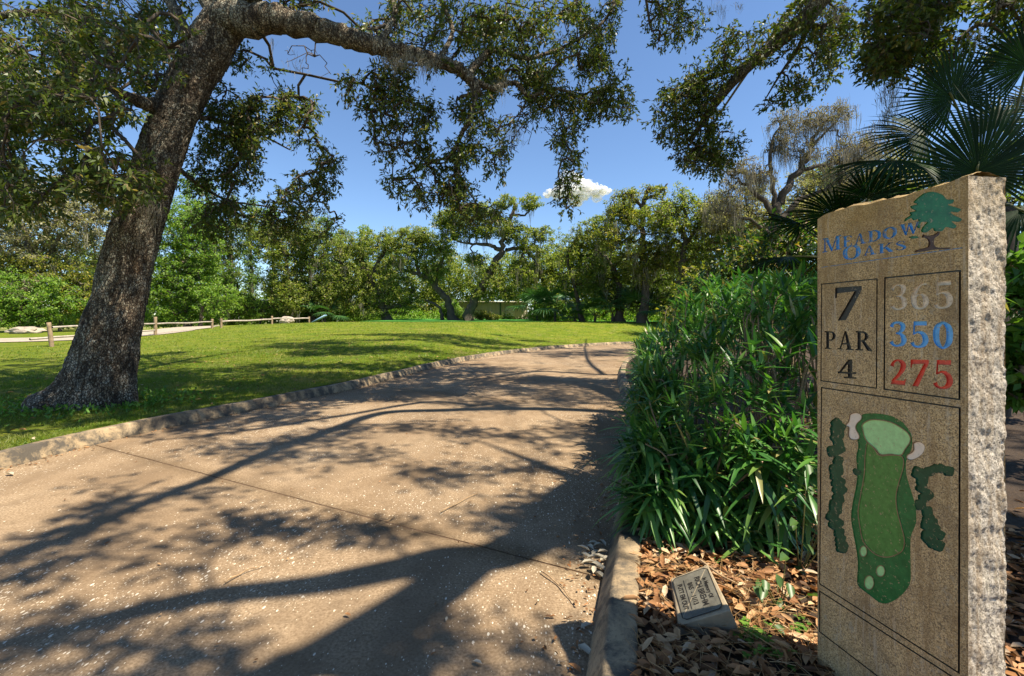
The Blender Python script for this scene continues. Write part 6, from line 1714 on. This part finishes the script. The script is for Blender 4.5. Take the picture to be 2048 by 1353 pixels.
# dry stalk over the memorial
P_ = catmull([at(1400, 1120, 1.95), at(1440, 1150, 1.88), at(1475, 1168, 1.84), at(1530, 1200, 1.75)], 6)
tag(mesh_np('dry_stalk', *tube(P_, np.linspace(0.005, 0.003, len(P_)), 6, 0.2, 30, 2), M['stick'], None, True), 'dry tan stalk leaning behind the memorial stone', 'stalk')

def seedling(u, v, d, n, s, label):
    c = at(u, v, d); c[2] = max(c[2], 0.10)
    rt = thing('seedling', label, 'plant', (c[0], c[1], 0.09), 'small weeds in the leaf litter')
    b_ = Bag(); st = Bag()
    for q in range(n):
        p_ = c + r_.normal(size=3) * np.array([s, s, s * 0.4]); p_[2] = abs(p_[2] - c[2]) + c[2] + 0.015
        k = 3
        a0 = r_.random() * 6.28
        for w in range(k):
            a_ = a0 + w * 2.09
            V, Fc = leaves(p_[None], unit(np.array([[math.cos(a_), math.sin(a_), 0.15]])), 0.018, 0.014, 0.1, np.array([[0, 0, 1.0]]), True)
            b_.add(V, Fc)
        st.add(*prisms(np.array([[c[0], c[1], 0.08]]), p_[None], np.array([0.0015]), np.array([0.001]), 4))
    stuff(b_.build('leaves', M['weed'], rt)); stuff(st.build('stems', M['petiole'], rt))
seedling(1500, 1300, 1.58, 26, 0.035, 'bright green clover-like weed in the litter near the memorial stone')
seedling(1530, 1335, 1.50, 20, 0.035, 'bright green weed at the bottom edge beside the sign')
seedling(1600, 1275, 1.62, 14, 0.03, 'few green weed leaves beside the foot of the sign')

# turf blades near the kerb, thinning out with distance
def blades(base, d_, L_, w):
    s_ = unit(np.cross(d_, rand_dirs(len(base)))) * (w * 0.6)
    V = np.stack([base - s_, base + s_, base + d_ * np.asarray(L_)[:, None]], 1)
    return V.reshape(-1, 3), [np.arange(len(base) * 3).reshape(-1, 3)]
def turf(n, y0, y1, reach_, h, w, seed):
    s = rng.uniform(y0, y1, n); e = rng.random(n) ** 1.3 * reach_
    xl = np.interp(s, LK[:, 1], LK[:, 0])
    x = xl - KW - 0.005 - e; y = s
    keep = fbm(x * 2.2, y * 2.2, seed, 3) > 0.30
    x, y = x[keep], y[keep]; m = len(x)
    z = ground_h(x, y) - 0.004
    tall = 0.55 + 0.9 * fbm(x * 1.1, y * 1.1, seed + 5, 3)
    d_ = unit(np.stack([rng.normal(size=m) * 0.6, rng.normal(size=m) * 0.6, np.full(m, 0.8)], 1))
    return blades(np.stack([x, y, z], 1), d_, h * tall * (0.5 + rng.random(m)), w)
tb = Bag()
tb.add(*turf(62000, 3.0, 8.5, 6.0, 0.035, 0.006, 101))
tb.add(*turf(48000, 7.5, 16, 8.0, 0.04, 0.010, 102))
n = 30000
x = rng.uniform(-20, 14, n); y = rng.uniform(12, 37, n)
k = y > np.where(x > -4, kerb_y(np.maximum(x, -4.0)) + 0.6, 6)
x, y = x[k], y[k]; m_ = len(x)
d_ = unit(np.stack([rng.normal(size=m_) * 0.6, rng.normal(size=m_) * 0.6, np.full(m_, 0.7)], 1))
tb.add(*blades(np.stack([x, y, ground_h(x, y) - 0.005], 1), d_, 0.06 * (0.5 + rng.random(m_)), 0.026))
stuff(tb.build('grass', M['grass']), 'short green and straw coloured turf blades on the lawn', 'grass')
# dead leaves on the lawn and weeds round the trunk foot
n = 1500
x = rng.uniform(-9, 6, n); y = rng.uniform(3.5, 26, n)
k = x < np.interp(y, LK[:, 1], LK[:, 0]) - 0.25
x, y = x[k], y[k]; m_ = len(x); a_ = rng.random(m_) * 6.28
V, Fc = leaves(np.stack([x, y, ground_h(x, y) + 0.02], 1), np.stack([np.cos(a_), np.sin(a_), np.zeros(m_)], 1), 0.07 * (0.6 + 0.6 * rng.random(m_)), 0.028, 0.2, unit(np.array([0, 0, 1.0]) + rng.normal(size=(m_, 3)) * 0.4), True)
stuff(mesh_np('lawn_leaves', V, Fc, M['litter']), 'scattered dead oak leaves on the lawn', 'leaf litter')
tz = at(195, 800, D)
n = 900
a_ = rng.random(n) * 6.28; rr = 0.45 + np.abs(rng.normal(size=n)) * 0.35
x = tz[0] + np.cos(a_) * rr * 1.3 - 0.05; y = tz[1] + np.sin(a_) * rr
z = ground_h(x, y)
d_ = unit(np.stack([rng.normal(size=n) * 0.7, rng.normal(size=n) * 0.7, np.full(n, 0.6)], 1))
stuff(mesh_np('trunk_weeds', *leaves(np.stack([x, y, z + rng.random(n) * 0.07], 1), d_, 0.055 * (0.5 + rng.random(n)), 0.026, 0.2, None, True), M['weed']), 'leafy weeds round the foot of the leaning trunk', 'weeds')
